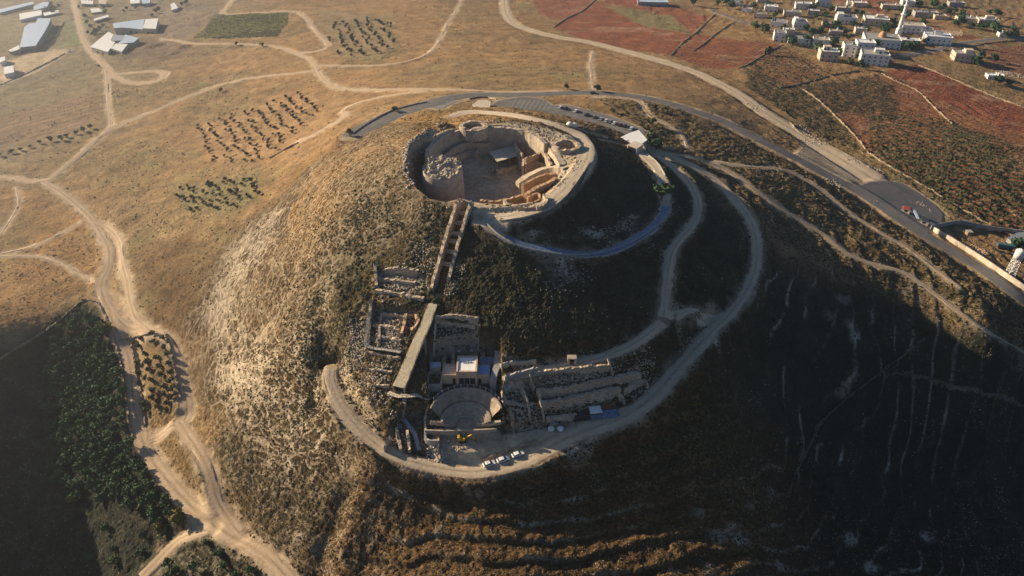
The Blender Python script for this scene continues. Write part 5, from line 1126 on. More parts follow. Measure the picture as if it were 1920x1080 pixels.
VT = [(1412,12),(1425,25),(1440,12),(1452,30),(1470,55),(1432,60),(1418,52),(1520,20),(1528,32),(1545,28),(1532,10),(1556,20),(1512,58),(1522,64),(1535,60),(1546,52),(1570,60),(1580,62),(1566,52),(1592,72),(1562,84),(1600,46),(1612,30),(1622,60),(1660,50),(1668,56),(1658,60),(1672,44),
      (1606,22),(1630,14),(1660,22),(1650,10),(1690,20),(1720,10),(1700,34),(1730,44),(1760,20),(1776,24),(1790,22),(1800,30),(1770,12),(1748,10),(1820,50),(1836,54),(1850,50),(1862,58),(1800,42),(1790,46),(1852,24),(1868,28),(1872,62),(1888,70),(1905,66),(1900,58),(1862,112),(1700,92),(1734,80),(1716,88),(1640,90),(1592,118),(1610,126),(1575,100),(1530,92),(1515,80),(1486,82),(1478,76),(1540,106),(1440,100),(1390,8),(1370,14),(1360,5),(1345,8),(1300,8),(1830,118),(1840,104),(1890,160),(1870,156)]
VTREES = []
for a, b in VT:
    p = on(a+random.uniform(-2, 2), b+3); VTREES.append((plant('town', p[0], p[1], random.uniform(1.0, 1.8), 'dark leafy tree among the houses of the hill village', 'tree', 'trees among the village houses'), a, b))
BT = [(95,8),(102,14),(85,16),(110,10),(98,24),(160,30),(165,42),(172,50),(150,12),(196,14),(205,38),(190,55),(180,60),(200,22),(238,16),(255,14),(232,20),(285,28),(292,22),(300,18),(340,8),(352,5),(196,48),(165,60),(178,66)]
for a, b in BT:
    p = on(a+random.uniform(-2, 2), b+3); plant('town', p[0], p[1], random.uniform(.6, 1.1), 'hazy tree around the far farm buildings and barns', 'tree', 'trees around the far farm buildings')
for k_, v in PROTO.items():
    for o in v:
        if o.name not in USED:
            for ch in list(o.children): bpy.data.objects.remove(ch)
            bpy.data.objects.remove(o)

# ------------------------------------------------------------------ ground cover: scrub and field stones, each one sheet of many
def scatter(name, n, weight, r0, r1, m, label, seed, sq=0.7, dens=None):
    """many small jittered clumps laid over the ground, as one object"""
    g = np.random.default_rng(seed); w = weight.ravel().copy()
    area = (np.gradient(GX, axis=1)*np.gradient(YR)[:, None]).ravel(); dep = (GY*CS+112).ravel()
    w *= area*(250/np.maximum(dep, 120))**1.3*((GY > 120) & (np.abs(GX) < .82*(GY*CS+112))).ravel(); w /= w.sum(); i = g.choice(len(w), n, p=w)
    x = GX.ravel()[i]+g.uniform(-.4, .4, n); y = GY.ravel()[i]+g.uniform(-.4, .4, n); z = gz(x, y); r = r0+(r1-r0)*g.random(n)**2.2; r *= (dep[i]/250)**.35
    base = np.array([(1, 0, 0), (.31, .95, 0), (-.81, .59, 0), (-.81, -.59, 0), (.31, -.95, 0), (0, 0, 1.0)]); a = g.uniform(0, 6.28, n); ca, sa = np.cos(a), np.sin(a)
    k = .7+.6*g.random((n, 6)); B = base[None]*k[..., None]*r[:, None, None]; X = B[..., 0]*ca[:, None]-B[..., 1]*sa[:, None]+x[:, None]; Y = B[..., 0]*sa[:, None]+B[..., 1]*ca[:, None]+y[:, None]; Z = B[..., 2]*sq*1.0+z[:, None]-.12*r[:, None]*(base[:, 2] == 0)
    Fb = np.array([(0, 1, 5), (1, 2, 5), (2, 3, 5), (3, 4, 5), (4, 0, 5)]); Fs = (Fb[None]+(np.arange(n)*6)[:, None, None]).reshape(-1, 3)
    o = mesh_obj(name, np.stack([X, Y, Z], -1).reshape(-1, 3), Fs, m); return tag(o, label, 'scrub' if 'scrub' in name or 'bush' in name else 'stones', kind='stuff')
M['scrub'] = plain('dry thorny scrub', (0.06, 0.042, 0.02), 0.95, 0.5, 0.15)
M['plainbush'] = plain('dusty tussock', (0.13, 0.10, 0.05), 0.95, 0.4, 0.12)
M['darkscrub'] = plain('dark green scrub', (0.04, 0.045, 0.022), 0.95, 0.4, 0.12)
M['fieldbush'] = plain('low vine bushes', (0.075, 0.075, 0.032), 0.95, 0.35, 0.1)
clear = np.clip(1-ROAD*1.5-SHO*.7-PITM*1.2-rimp*.8, 0, 1)
scatter('dry_scrub', 70000, clear*(cone*left*1.0*sst(.38, .58, N2)*(1-.75*WEBP)+front*1.6*sst(-130, -90, GX)*sst(150, 100, GX)+EAST*.55+TERR*.4+.02+.25*(GX < -80)*sst(.5, .62, N1)), .18, .62, M['scrub'], 'low brown thorny scrub covering the hillsides', 11)
scatter('plain_scrub', 12000, clear*(GY > 330)*(1-VIN)*(.3+sst(.48, .6, N2)), .3, .9, M['plainbush'], 'small tufts of dry scrub dotted over the plain', 16)
scatter('green_scrub', 38000, clear*(dark*cone*.5+sst(90, 150, GX)*sst(290, 250, GY)*.25+SCR*.6+SCR2*.4+EAST*.15+cone*left*sst(300, 270, GY)*sst(-110, -70, GX)*.9*sst(.45, .6, N3)+FOR*.15), .22, .8, M['darkscrub'], 'dark green scrub on the shaded slopes and rocky fields', 12)
VROW = .5+.5*np.sin((GX*.35+GY*.94)*1.15+2*(N2-.5)); scatter('field_bushes', 17000, clear*(RSC*sst(.55, .9, VROW)*1.0*(.35+sst(.42, .58, N1))*1.3+.15*poly_mask([(1402,122),(1466,85),(1560,140),(1500,158)], 2, 2)+VIN*.6), .4, 1.05, M['fieldbush'], 'rows of low bushes in the red fields', 13)
scatter('field_stones', 24000, clear*(STON*sst(.56, .68, N2)*1.6*(1-.7*GUL)*sst(.45, .6, N3)+BARE*.5+.25*front+.2*EAST+.015*(GX > -100)), .08, .30, M['rockw'], 'pale loose stones lying all over the slopes', 14, .8)
# ------------------------------------------------------------------ houses
def house(px, py, w, d, h, rz, label, wm='white', rm='concrete', cat='house', tank=True, name='village_house', upper=None, group='houses of the hill village'):
    p = on(px, py); z = float(min(gz(p[0]+a*w*.4, p[1]+b*d*.4) for a in (-1, 1) for b in (-1, 1)))-.3; t = thing(name, (p[0], p[1], z), label, cat, group); t.rotation_euler = (0, 0, math.radians(rz))
    def bl(mb, nm, m, par=t):
        me_o = bpy.data.objects.new(nm, None) if False else None
        off = parent_world(par); mb.v = [(x+off.x, y+off.y, zz+off.z) for x, y, zz in mb.v]; return mb.build(nm, M[m], par)
    wl = bl(MB().box((0, 0, 0), (w, d, h)), 'wall', wm)
    mb = MB(); pz = h
    for q in ((0, -d/2+.15, w, .3), (0, d/2-.15, w, .3), (-w/2+.15, 0, .3, d-.6), (w/2-.15, 0, .3, d-.6)): mb.box((q[0], q[1], pz), (q[2], q[3], .7))
    bl(mb, 'parapet', wm); rf = bl(MB().box((0, 0, h+.003), (w-.6, d-.6, .12)), 'roof', rm)
    if upper: bl(MB().box((upper[0]*w, upper[1]*d, h+.12), (upper[2]*w, upper[3]*d, 2.9)), 'upper_room', wm)
    if tank:
        for _ in range(random.choice((1, 2))): bl(MB().box((random.uniform(-.3, .3)*w, random.uniform(-.2, .3)*d, h+.12), (1.3, 1.3, 1.3+random.random())), 'water_tank', random.choice(('metal', 'dark', 'white')))
    fl = max(1, int(h/3.1)); nw = max(2, int(w/4)); ns = max(1, int(d/4))
    for f in range(fl):
        zz = 1.0+f*3.1
        for k in range(nw):
            if f == 0 and k == nw//2: bl(MB().box(((k+.5)/nw*w-w/2, -d/2, .1), (1.2, .12, 2.3)), 'door', 'wood'); continue
            bl(MB().box(((k+.5)/nw*w-w/2, -d/2, zz), (1.3, .1, 1.3)), 'window', 'glass')
        for k in range(ns): bl(MB().box((-w/2, (k+.5)/ns*d-d/2, zz), (.1, 1.3, 1.3)), 'window', 'glass')
    return t
HS = [(1589,103,9,10,9,-12,'tall narrow white block at the left of the field edge complex','white',None), (1618,98,13,11,9,-12,'white block in the middle of the field edge complex','white',None), (1636,118,19,13,8.5,-18,'large white house with dark openings jutting into the red field','white',(.15,.2,.35,.4)),
 (1640,46,20,14,7,-15,'broad cream house with reddish roof tank behind the mosque','cream',(.15,.1,.3,.3)), (1584,44,17,12,7,-14,'wide pale house left of the mosque trees','white',(-.3,.1,.3,.7)), (1708,60,18,12,7,-14,'pale two storey house right of the minaret','white',None),
 (1703,82,16,10,4,-14,'low flat house below the minaret beside the street','cream',None), (1755,80,19,14,7,-16,'large pale house with roof room near the unfinished columns','white',(0,.1,.3,.3)), (1803,112,14,11,7,-12,'lone pale house with dark roof tank right of the village street','cream',(.2,0,.4,.5)),
 (1551,110,13,11,7.5,-10,'tan house standing alone at the lower edge of the village','cream',(-.1,.2,.4,.4)), (1460,75,9,10,7.5,-14,'leftmost tall white house above the terraced field','white',None), (1496,80,17,10,5,-14,'white house with red roofed yard near the left edge','white',None),
 (1538,84,12,9,5,-14,'small shadowed white house behind the lone tan house','white',None), (1497,55,11,9,8,-8,'tall white house with narrow stair tower','white',(-.3,0,.3,.8)), (1460,49,13,10,5,-25,'low white house in the left of the village by the lane','white',None),
 (1484,30,15,10,5,-15,'long low pale house high in the left of the village','cream',None), (1553,50,11,9,4,-14,'low tan house between the white ones','sandwall',None), (1505,16,15,9,6,-12,'pale house near the top edge left of the cypress','white',None), (1541,12,12,10,8,-10,'tall pale house at the top edge of the village','white',(0,.2,.5,.5)),
 (1580,22,13,9,5,-14,'grey roofed house behind the wide pale house','concrete',None), (1670,16,18,9,5,-12,'pale house at the top beside the minaret head','cream',None), (1733,31,20,10,5,-10,'long bluish house among trees right of the minaret','concrete',None),
 (1812,42,18,11,5,-14,'long tan house at the upper right, the left one of a pair','cream',None), (1848,46,16,11,6,-14,'tan house at the upper right, the right one of a pair','cream',(.1,.1,.4,.4)), (1881,68,9,6,3.5,-10,'small white hut by the street at the right','white',None),
 (1864,146,11,6,3,-10,'low pale shed between the rubble and the red field','white',None), (1425,33,11,8,4,-20,'small house at the bend of the lane on the left','cream',None), (1380,10,14,9,4,-15,'low house above the walled plots','white',None), (1445,20,12,9,5,-15,'house among trees at the upper left of the village','white',None),
 (1524,28,10,8,5,-20,'small grey house squeezed between trees left of the tan one','concrete',None), (1478,62,9,7,4,-14,'small cream house beside the lane bend','cream',None), (1612,62,9,8,5,-14,'little cream house left of the mosque','cream',None), (1566,66,10,7,4,-10,'low dark roofed house in front of the tan low one','concrete',None),
 (1735,64,9,8,5,-15,'small white house left of the unfinished columns','white',None), (1596,10,9,7,4,-15,'tiny white house at the top between two bigger ones','white',None), (1760,36,10,8,4,-12,'small cream house behind the unfinished columns','cream',None), (1400,22,9,7,4,-25,'small white house at the far left of the village','white',None),
 (1610,12,13,9,5,-12,'house beside the narrow red plot at the top','cream',None), (1700,12,12,9,6,-10,'small house at the top edge right of the minaret','white',None), (1430,4,12,8,5,-10,'house cut by the top edge at the left of the village','cream',None), (1790,12,14,9,5,-10,'house among dark trees at the top right','concrete',None)]
for px, py, w, d, h, rz, lab, wm, up in HS: house(px, py, w*1.18, d*1.18, h*1.12, rz, lab, wm, random.choice(('concrete', 'whiteroof', 'concrete', 'cream')), upper=up)
house(1223, 10, 34, 15, 5, -6, 'long shed with pale blue roof beyond the red fields', 'concrete', 'paleblue', 'shed', False, 'field_shed', group=None)
used = {}
for o, a, b in VTREES:
    k = min(HS, key=lambda q: (q[0]-a)**2+(1.6*(q[1]-6-b))**2); dx, dy = a-k[0], b+3-k[1]
    w_ = ('right of' if dx > 0 else 'left of') if abs(dx) > 1.4*abs(dy) else ('in front of' if dy > 0 else 'behind')
    used[k[6]+w_] = used.get(k[6]+w_, 0)+1; n_ = used[k[6]+w_]
    o['label'] = (['dark', 'another dark', 'third dark', 'fourth dark', 'fifth dark', 'sixth dark', 'seventh dark', 'eighth dark'][min(n_, 8)-1]+' tree %s the %s' % (w_, ' '.join(k[6].split()[:9])))
# mosque and minaret
ms = house(1650, 84, 31, 23, 8, -16, 'broad white mosque with small orange dome beside the minaret', 'white', 'concrete', 'mosque', False, 'mosque', group=None)
off = ms.location; MB().lathe((off.x-.0, off.y+0, off.z+8.1), [(3.3, 0), (3.3, 1.4)]+[(3.3*math.cos(a), 1.4+3.6*math.sin(a)) for a in np.linspace(0, 1.5, 8)], 20).build('dome', plain('orange dome', (0.50, 0.27, 0.12), 0.6, 0.1, 1.0), ms, True)
p = on(1681, 73); mn = thing('minaret', tuple(p), 'tall slender white minaret rising above the village roofs', 'minaret')
MB().box((p[0], p[1], p[2]-1), (4.2, 4.2, 11)).build('base', M['white'], mn); MB().lathe((p[0], p[1], p[2]+10), [(1.9, 0), (1.65, 12), (2.7, 12.6), (2.7, 13.6), (1.55, 13.6), (1.45, 20), (2.2, 20.5), (2.2, 21.3), (1.2, 21.3), (1.1, 25)], 14).build('shaft', M['white'], mn)
MB().lathe((p[0], p[1], p[2]+35), [(1.3, 0), (.8, 2), (.15, 5), (.02, 6.2)], 12).build('spire', M['paleblue'], mn)
t = thing('unfinished_columns', tuple(on(1785, 66)), 'rows of pale concrete columns of an unfinished house by the street', 'construction site')
for i in range(6):
    for j in range(3):
        q = on(1785, 66); x, y = q[0]-10+i*3.6+j*.8, q[1]-3+j*3.5; MB().box((x, y, float(gz(x, y))-.5), (.45, .45, 4.5)).build('column', M['cream'], t)
# ------------------------------------------------------------------ farm sheds at the far left, from the outlines of their roofs
def barn(P, h, rm, label, name='farm_shed', wm='concrete', slope=1.2, cat='shed', hip=None):
    z0 = on(*np.mean(P, 0))[2]; q = pts(P, z0+h); xy = q[:, :2]; n = len(P); hi = xy[:, 1]*1.0; zz = [z0+h+slope*((v-hi.min())/max(1, np.ptp(hi))) for v in hi]
    t = thing(name, (*xy.mean(0), z0), label, cat, None)
    MB().prism(xy, z0-2, [v-.25 for v in zz]).build('wall', M[wm], t); c = xy.mean(0); P2 = [c+(p-c)*1.03 for p in xy]; MB().prism(P2, [v-.1 for v in zz], [v+.12 for v in zz]).build('roof', M[rm], t)
    for k in range(2):
        i = int(np.argmin(xy[:, 1])); a, b = xy[i], xy[(i+1) % n]; m_ = a*(.65-.3*k)+b*(.35+.3*k); ang = math.atan2(b[1]-a[1], b[0]-a[0]); MB().box((m_[0], m_[1], z0-.2), (3.0, .5, 3.0), ang).build('door', M['dark'], t)
    return t
barn([(71,37),(95,37),(92,46),(84,60),(67,85),(38,88),(47,52),(56,46),(68,45)], 6, 'paleblue', 'very long stepped barn with pale blue roof at the far left')
barn([(16,95),(36,87),(37,93),(22,97)], 3.5, 'whiteroof', 'small lean-to at the near end of the long stepped barn')
barn([(170,88),(204,62),(213,67),(208,77),(216,80),(202,97)], 5.5, 'whiteroof', 'left part of the broad barn by the track junction, white roofed')
barn([(214,66),(234,67),(230,76),(209,77)], 5.6, 'metal', 'grey roofed middle part of the broad barn by the junction', slope=.4)
barn([(235,67),(260,73),(250,80),(220,82),(231,76)], 5.0, 'paleblue', 'right part of the broad barn with blue patch on its roof')
barn([(208,91),(218,84),(240,85),(228,97)], 4.2, 'whiteroof', 'lower white porch in front of the broad barn')
barn([(213,45),(271,38),(266,55),(232,52),(214,53)], 6, 'paleblue', 'large pale barn behind the broad one, its left hall', wm='cream')
barn([(274,38),(297,37),(292,54),(268,53)], 6.5, 'whiteroof', 'large pale barn behind the broad one, its right hall', wm='cream')
barn([(37,27),(78,21),(78,29),(38,37)], 4, 'whiteroof', 'long white tunnel shed near the top left corner', wm='white')
barn([(63,13),(81,6),(93,6),(88,14),(64,19)], 4.5, 'paleblue', 'pale shed at the top left behind the white tunnel shed')
barn([(0,18),(62,5),(63,9),(0,24)], 3, 'paleblue', 'very long low bluish greenhouse strip at the left edge')
barn([(82,25),(110,21),(110,25),(83,30)], 3, 'whiteroof', 'narrow white shed right of the tunnel shed')
barn([(8,128),(26,125),(26,136),(8,139)], 4, 'whiteroof', 'small white building in the dusty farm yard', wm='white')
barn([(0,110),(10,108),(10,114),(0,117)], 3.5, 'whiteroof', 'pale hut at the left edge above the farm yard', wm='white')
barn([(152,2),(175,3),(174,8),(153,7)], 4, 'whiteroof', 'pale hut at the top edge left of the farm houses'); barn([(185,0),(200,2),(199,8),(186,7)], 4, 'cream', 'cream hut at the top edge among the farm trees')
barn([(170,18),(186,17),(192,22),(172,24)], 3.5, 'whiteroof', 'pale roofed farm house above the ring of bushes'); barn([(176,36),(203,30),(204,33),(178,39)], 3, 'whiteroof', 'thin white roofed shelter inside the ring of bushes')
barn([(244,1),(262,0),(262,6),(245,7)], 4.5, 'whiteroof', 'farm house with white roof, left of the top pair'); barn([(266,0),(282,0),(281,6),(267,7)], 4.5, 'paleblue', 'farm house with bluish roof, right of the top pair')
barn([(320,10),(327,7),(334,15),(322,19)], 5, 'whiteroof', 'small white farm building standing apart on the right', wm='white')
# ------------------------------------------------------------------ visitor centre, gate house
barn([(1157,262),(1180,252),(1197,247),(1213,263),(1202,270),(1180,268)], 4.0, 'whiteroof', 'pale visitor centre with white roof at the end of the car park', 'visitor_centre', 'cream', 0.8, 'building')
barn([(1176,272),(1192,266),(1206,271),(1194,279)], 3.0, 'cream', 'low glazed entrance block in front of the visitor centre', 'visitor_centre_porch', 'cream', 0.2, 'building')
barn([(886,197),(897,189),(913,189),(920,192),(918,202),(900,203)], 3.5, 'cream', 'tan stucco service building between the road and the car park', 'service_building', 'cream', 0.3, 'building')
for a, b, lab in [(1068,236,'left of two small white domed tents beside the rim path'), (1077,238,'right of two small white domed tents beside the rim path')]:
    p = on(a, b); solo(MB().lathe(tuple(p), [(1.9, -.3), (1.8, 1.2), (1.1, 2.0), (.02, 2.3)], 12), 'domed_tent', M['white'], lab, 'tent', 'white domed tents')
for i, (a, b) in enumerate([(1088,238),(1096,241),(1104,244),(1112,247)]):
    p = on(a, b); t = thing('picnic_table', tuple(p), 'picnic table in the row along the near edge of the car park', 'table', 'picnic tables'); MB().box((p[0], p[1], p[2]+.7), (1.9, .8, .08)).build('tabletop', M['wood'], t)
    for s_ in (-1, 1): MB().box((p[0], p[1]+s_*.8, p[2]+.42), (1.9, .3, .06)).build('bench', M['wood'], t); MB().box((p[0]+s_*.7, p[1], p[2]-.1), (.1, 1.5, .8)).build('leg', M['darkmetal'], t)
# parking lines: flat paint on the lot
mb = MB()
for k in range(9):
    a, b = pts([(958+k*8.5, 203+k*.6), (966+k*8.5+2, 186+k*.8)], CAMZ-160.3)[:, :2]; mb.prism([a+(-.07, 0), a+(.07, 0), b+(.07, 0), b+(-.07, 0)], float(gz(*a))+.2, float(gz(*a))+.225)
solo(mb, 'parking_lines', M['line'], 'faded white parking bay lines on the asphalt car park', 'marking')['kind'] = 'structure'
# ------------------------------------------------------------------ cars
def car_mesh(name, paint, label, cat='car', L=4.4, W=1.8, Hh=1.45, van=False):
    t = thing(name, (0, 0, 0), label, cat); s = L/4.4
    def ext(prof, w, inset=0.0):
        mb = MB(); V = [(x*s, y*(w/2-(inset*max(0, (z-.85))/.6)), z) for y in (-1, 1) for x, z in prof]; n = len(prof); return mb.add(V, [tuple(range(n)), tuple(range(2*n-1, n-1, -1))]+[(i, i+n, (i+1) % n+n, (i+1) % n) for i in range(n)])
    low = [(-2.15, .35), (2.1, .35), (2.2, .55), (2.15, .75), (1.2, .88), (-1.95, .92), (-2.2, .8), (-2.2, .5)]; ext(low, W).build('body', paint, t)
    cab = [(1.15, .88), (.45, Hh-.12), (-1.2, Hh-.12), (-1.9, .92)] if not van else [(1.5, .88), (1.1, Hh-.1), (-2.1, Hh-.1), (-2.15, .92)]; ext(cab, W-.1, .22).build('windows', M['glass'], t)
    rf = [(.5, Hh-.12), (.3, Hh), (-1.1, Hh), (-1.3, Hh-.12)] if not van else [(1.1, Hh-.1), (1.0, Hh), (-2.0, Hh), (-2.1, Hh-.1)]; ext(rf, W-.36).build('roof', paint, t)
    for x in (-1.35, 1.35):
        for y in (-1, 1): w_ = MB().beam((x*s, y*(W/2-.16), .32), (x*s, y*(W/2+.02), .32), .62, n=12).build('wheel', M['tyre'], t); MB().beam((x*s, y*(W/2+.02), .32), (x*s, y*(W/2+.04), .32), .34, n=10).build('rim', M['metal'], w_)
    for y in (-1, 1): MB().box((2.12*s, y*.62, .6), (.12, .35, .14)).build('headlight', M['white'], t)
    return t
CP = {}
for nm, c in (('white', (.72, .72, .70)), ('black', (.03, .03, .035)), ('grey', (.18, .19, .21)), ('maroon', (.12, .03, .03)), ('silver', (.40, .42, .44))):
    m, tt, b = mat(nm+' car paint', .3, .5); n_ = noise(tt, nd(tt, 'ShaderNodeNewGeometry').outputs['Position'], 1.5, 2); tt.links.new(mixc(tt, c, tuple(v*.8 for v in c), rmp(tt, n_.outputs[0], .4, .7)), b.inputs['Base Color']); CP[nm] = car_mesh('parked_car', m, '')
CU = set()
def put_car(col, px, py, ang, label, group=None, name='parked_car', cat='car', up=.2):
    p = on(px, py); x, y = p[0], p[1]; z = float(gz(x, y))+up
    if col not in CU: CU.add(col); o = CP[col]; o.location = (x, y, z)
    else: o = copy_tree(CP[col], (x, y, z))
    o.name = name; e = .9; zx = (float(gz(x+e*2*math.cos(ang), y+e*2*math.sin(ang)))-float(gz(x-e*2*math.cos(ang), y-e*2*math.sin(ang))))/(4*e)
    o.rotation_euler = (0, -math.atan(zx), ang); tag(o, label, cat, group); return o
G = 'cars parked in the car park'
for i, (c, a, b, lab) in enumerate([('white',1051,203,'leftmost white car of the car park row'), ('black',1060,205,'dark car next to the leftmost white car'), ('white',1080,210,'white van-like car standing apart in the car park row'), ('black',1100,217,'first dark car right of the gap in the row'), ('grey',1114,221,'grey car right of the first dark car after the gap'),
        ('silver',1127,225,'silver car in the middle of the row'), ('white',1137,228,'white car in the middle of the row'), ('grey',1144,230,'grey car squeezed between two pale cars'), ('white',1152,233,'white car left of the maroon one'), ('maroon',1162,236,'dark maroon car in the row'), ('black',1171,238,'black car right of the maroon one'), ('white',1184,243,'rightmost white car near the visitor centre')]):
    put_car(c, a, b, math.radians(62), lab, G)
put_car('black', 1134, 248, math.radians(-20), 'black car standing alone by the near edge of the car park')
put_car('grey', 1111, 175, math.radians(4), 'dark grey car driving on the asphalt road behind the hill', name='moving_car')
dr = math.atan2(*(on(970, 853)-on(917, 871))[[1, 0]])
put_car('white', 917, 872, dr, 'white car on the hill road, the leftmost of three in line', 'white cars in line on the hill road', up=.12)
put_car('white', 943, 864, dr, 'white car on the hill road, the middle one of three in line', 'white cars in line on the hill road', up=.12)
put_car('white', 971, 854, dr, 'white car on the hill road, the rightmost of three in line', 'white cars in line on the hill road', up=.12)
put_car('white', 131, 98, math.radians(20), 'white van beside the junction of the farm tracks')
# ------------------------------------------------------------------ things of the dig yard
p = on(1116, 783); ang = math.radians(8); z = p[2]
t = thing('site_shelter', (p[0], p[1], z), 'white topped shelter over blue sheeting beside the hill road', 'shelter'); MB().box((p[0], p[1]+1, z+2.9), (4.4, 3.6, .25), ang).build('roof', M['whiteroof'], t)
for a in (-1, 1):
    for b in (-1, 1): MB().beam((p[0]+a*2, p[1]+1+b*1.5, z-.5), (p[0]+a*2, p[1]+1+b*1.5, z+2.9), .15, n=6).build('post', M['metal'], t)
MB().box((p[0]+.3, p[1]-.75, z-.2), (4.0, .12, 2.4), ang).build('side_sheet', M['bluesheet'], t)
p = on(1142, 783); solo(MB().box((p[0], p[1]+.8, p[2]-.2), (5.6, 2.4, 2.3), ang).box((p[0]+3.4, p[1]+1.3, p[2]-.2), (1.0, 1.6, 1.2), ang), 'blue_container', M['bluesheet'], 'dark blue sheeted container right of the white topped shelter', 'container')
p = on(1136, 771); solo(MB().box((p[0], p[1], p[2]+.2), (3.4, 2.0, 1.9), ang).box((p[0], p[1], p[2]+2.1), (3.6, 2.2, .15), ang), 'rusty_container', M['rust'], 'small rust brown container behind the blue one', 'container')
p = on(1090, 784); solo(MB().box((p[0], p[1]+.5, p[2]-.3), (5.4, 2.6, 2.3), ang).box((p[0], p[1]+.5, p[2]+2.0), (5.6, 2.8, .12), ang), 'dark_container', M['darkmetal'], 'long black container left of the white topped shelter', 'container')
p = on(1039, 806)
for dx, lab, m_ in ((-1.2, 'left of two bulky white sacks on the lit part of the hill road', 'white'), (2.3, 'right of two bulky white sacks on the lit part of the hill road', 'whiteroof')):
    solo(MB().lathe((p[0]+dx, p[1], p[2]-.1), [(.9, 0), (1.2, .6), (1.1, 1.2), (.4, 1.5), (.02, 1.55)], 10, jit=.25), 'bulk_sack', M[m_], lab, 'sack', 'bulky white sacks')
p = on(1038, 795); solo(MB().box((p[0], p[1], p[2]-.1), (2.6, 1.2, .5)).box((p[0], p[1], p[2]+.4), (2.8, 1.4, .1)), 'water_trough', M['concrete'], 'shallow grey trough against the lowest terrace wall', 'trough')
# excavator beside the yard
p = on(867, 826); z = p[2]; ex = thing('excavator', (p[0], p[1], z), 'small worn yellow excavator working below the stage wall', 'excavator')
for s_ in (-1, 1): MB().box((p[0], p[1]+s_*1.0, z), (3.0, .5, .75)).build('track', M['tyre'], ex)
bd = MB().box((p[0]-.3, p[1], z+.8), (2.6, 2.1, 1.0)).box((p[0]-1.3, p[1], z+1.8), (.8, 1.9, .5)).build('body', M['yellow'], ex); MB().box((p[0]+.5, p[1]+.4, z+1.8), (1.1, 1.1, 1.2)).build('cab', M['glass'], ex)
MB().beam((p[0]+.9, p[1]-.4, z+1.6), (p[0]+3.4, p[1]-.5, z+3.4), .35).build('boom', M['yellow'], ex); MB().beam((p[0]+3.4, p[1]-.5, z+3.4), (p[0]+4.6, p[1]-.5, z+1.2), .28).build('arm', M['yellow'], ex); MB().box((p[0]+4.6, p[1]-.5, z+.5), (.8, .8, .8), 0, .7).build('bucket', M['darkmetal'], ex)
# the visitor on the road
p = on(949, 826); 
def person(p, ang, label):
    sk_ = [(0, 0, .95), (0, 0, 1.2), (0, 0, 1.42), (0, 0, 1.52), (0, .02, 1.68), (.10, 0, .9), (.12, .12, .5), (.13, .0, .06), (.13, .14, .04), (-.10, 0, .9), (-.12, -.10, .5), (-.13, -.22, .08), (-.13, -.08, .04), (.20, 0, 1.4), (.26, .05, 1.12), (.25, .2, .92), (-.20, 0, 1.4), (-.27, -.05, 1.12), (-.26, .05, .88)]
    ed = [(0, 1), (1, 2), (2, 3), (3, 4), (0, 5), (5, 6), (6, 7), (7, 8), (0, 9), (9, 10), (10, 11), (11, 12), (2, 13), (13, 14), (14, 15), (2, 16), (16, 17), (17, 18)]
    rad = [.14, .13, .14, .06, .105, .09, .065, .045, .04, .09, .065, .045, .04, .065, .045, .035, .065, .045, .035]
    me = bpy.data.meshes.new('person'); me.from_pydata(sk_, ed, []); o = bpy.data.objects.new('person', me); COL.objects.link(o); o.location = p; o.rotation_euler = (0, 0, ang)
    o.modifiers.new('skin', 'SKIN'); sv = me.skin_vertices[0].data
    for v, r in zip(sv, rad): v.radius = (r, r)
    sv[0].use_root = True; o.modifiers.new('sub', 'SUBSURF').levels = 1; me.materials.append(M['darkcloth']); tag(o, label, 'person'); return o
M['darkcloth'] = plain('dark clothing', (0.05, 0.04, 0.05), 0.9, 0.3, 4.0); M['skin'] = plain('skin', (0.35, 0.2, 0.14), 0.6, 0.1, 4.0)
P1 = person((p[0], p[1], float(gz(p[0], p[1]))+.1), 1.2, 'person in dark clothes walking on the sunlit yard road')
MB().lathe((p[0], p[1], P1.location.z+1.6), [(.02, .22), (.10, .16), (.115, .06), (.09, .0)], 8).build('hair', M['dark'], P1)
# blue sheeting laid on the museum path
Lm = LINES['museum_path']; i0 = 6; i1 = int(len(Lm)*.62); L = Lm[i0:i1].copy(); L[:, 3] = 1.9
o = ribbon('blue_sheeting', L, M['bluesheet'], .32, .2); del o['kind']; tag(o, 'long strip of blue sheeting lying along the path under the rim', 'sheeting')
# low walls along the upper path and the car park
for P, h, w, m_, lab in [([(1120,262),(1150,268),(1175,276),(1190,282)], .9, .5, 'stone', 'low stone wall along the edge below the visitor centre'), ([(905,414),(935,441),(970,462),(1015,473),(1060,479),(1110,478),(1155,467),(1200,447),(1240,418),(1255,395)], .9, .5, 'concrete', 'thin parapet wall on the outer side of the blue sheeted path'),
     ([(1050,235),(1080,243),(1110,252),(1140,260)], 1.2, .6, 'stone', 'hedge topped wall along the near side of the car park'), ([(660,252),(690,232),(730,210),(770,198),(800,192)], .8, .4, 'concrete', 'crash barrier wall on the outer side of the asphalt road bend'), ([(1212,290),(1232,306),(1247,330)], .8, .4, 'concrete', 'short wall beside the sunlit top of the museum path'),
     ([(1208,268),(1240,276),(1270,282)], .8, .4, 'stone', 'stone edging beside the top of the hill road'), ([(880,186),(905,183),(930,187)], 1.0, .4, 'stone', 'curved kerb wall behind the service building')]:
    gwall(P, h, w, lab, m_, .1, 'low_wall')
M['fieldstone'] = masonry('weathered field wall stone', (0.30, 0.235, 0.16))
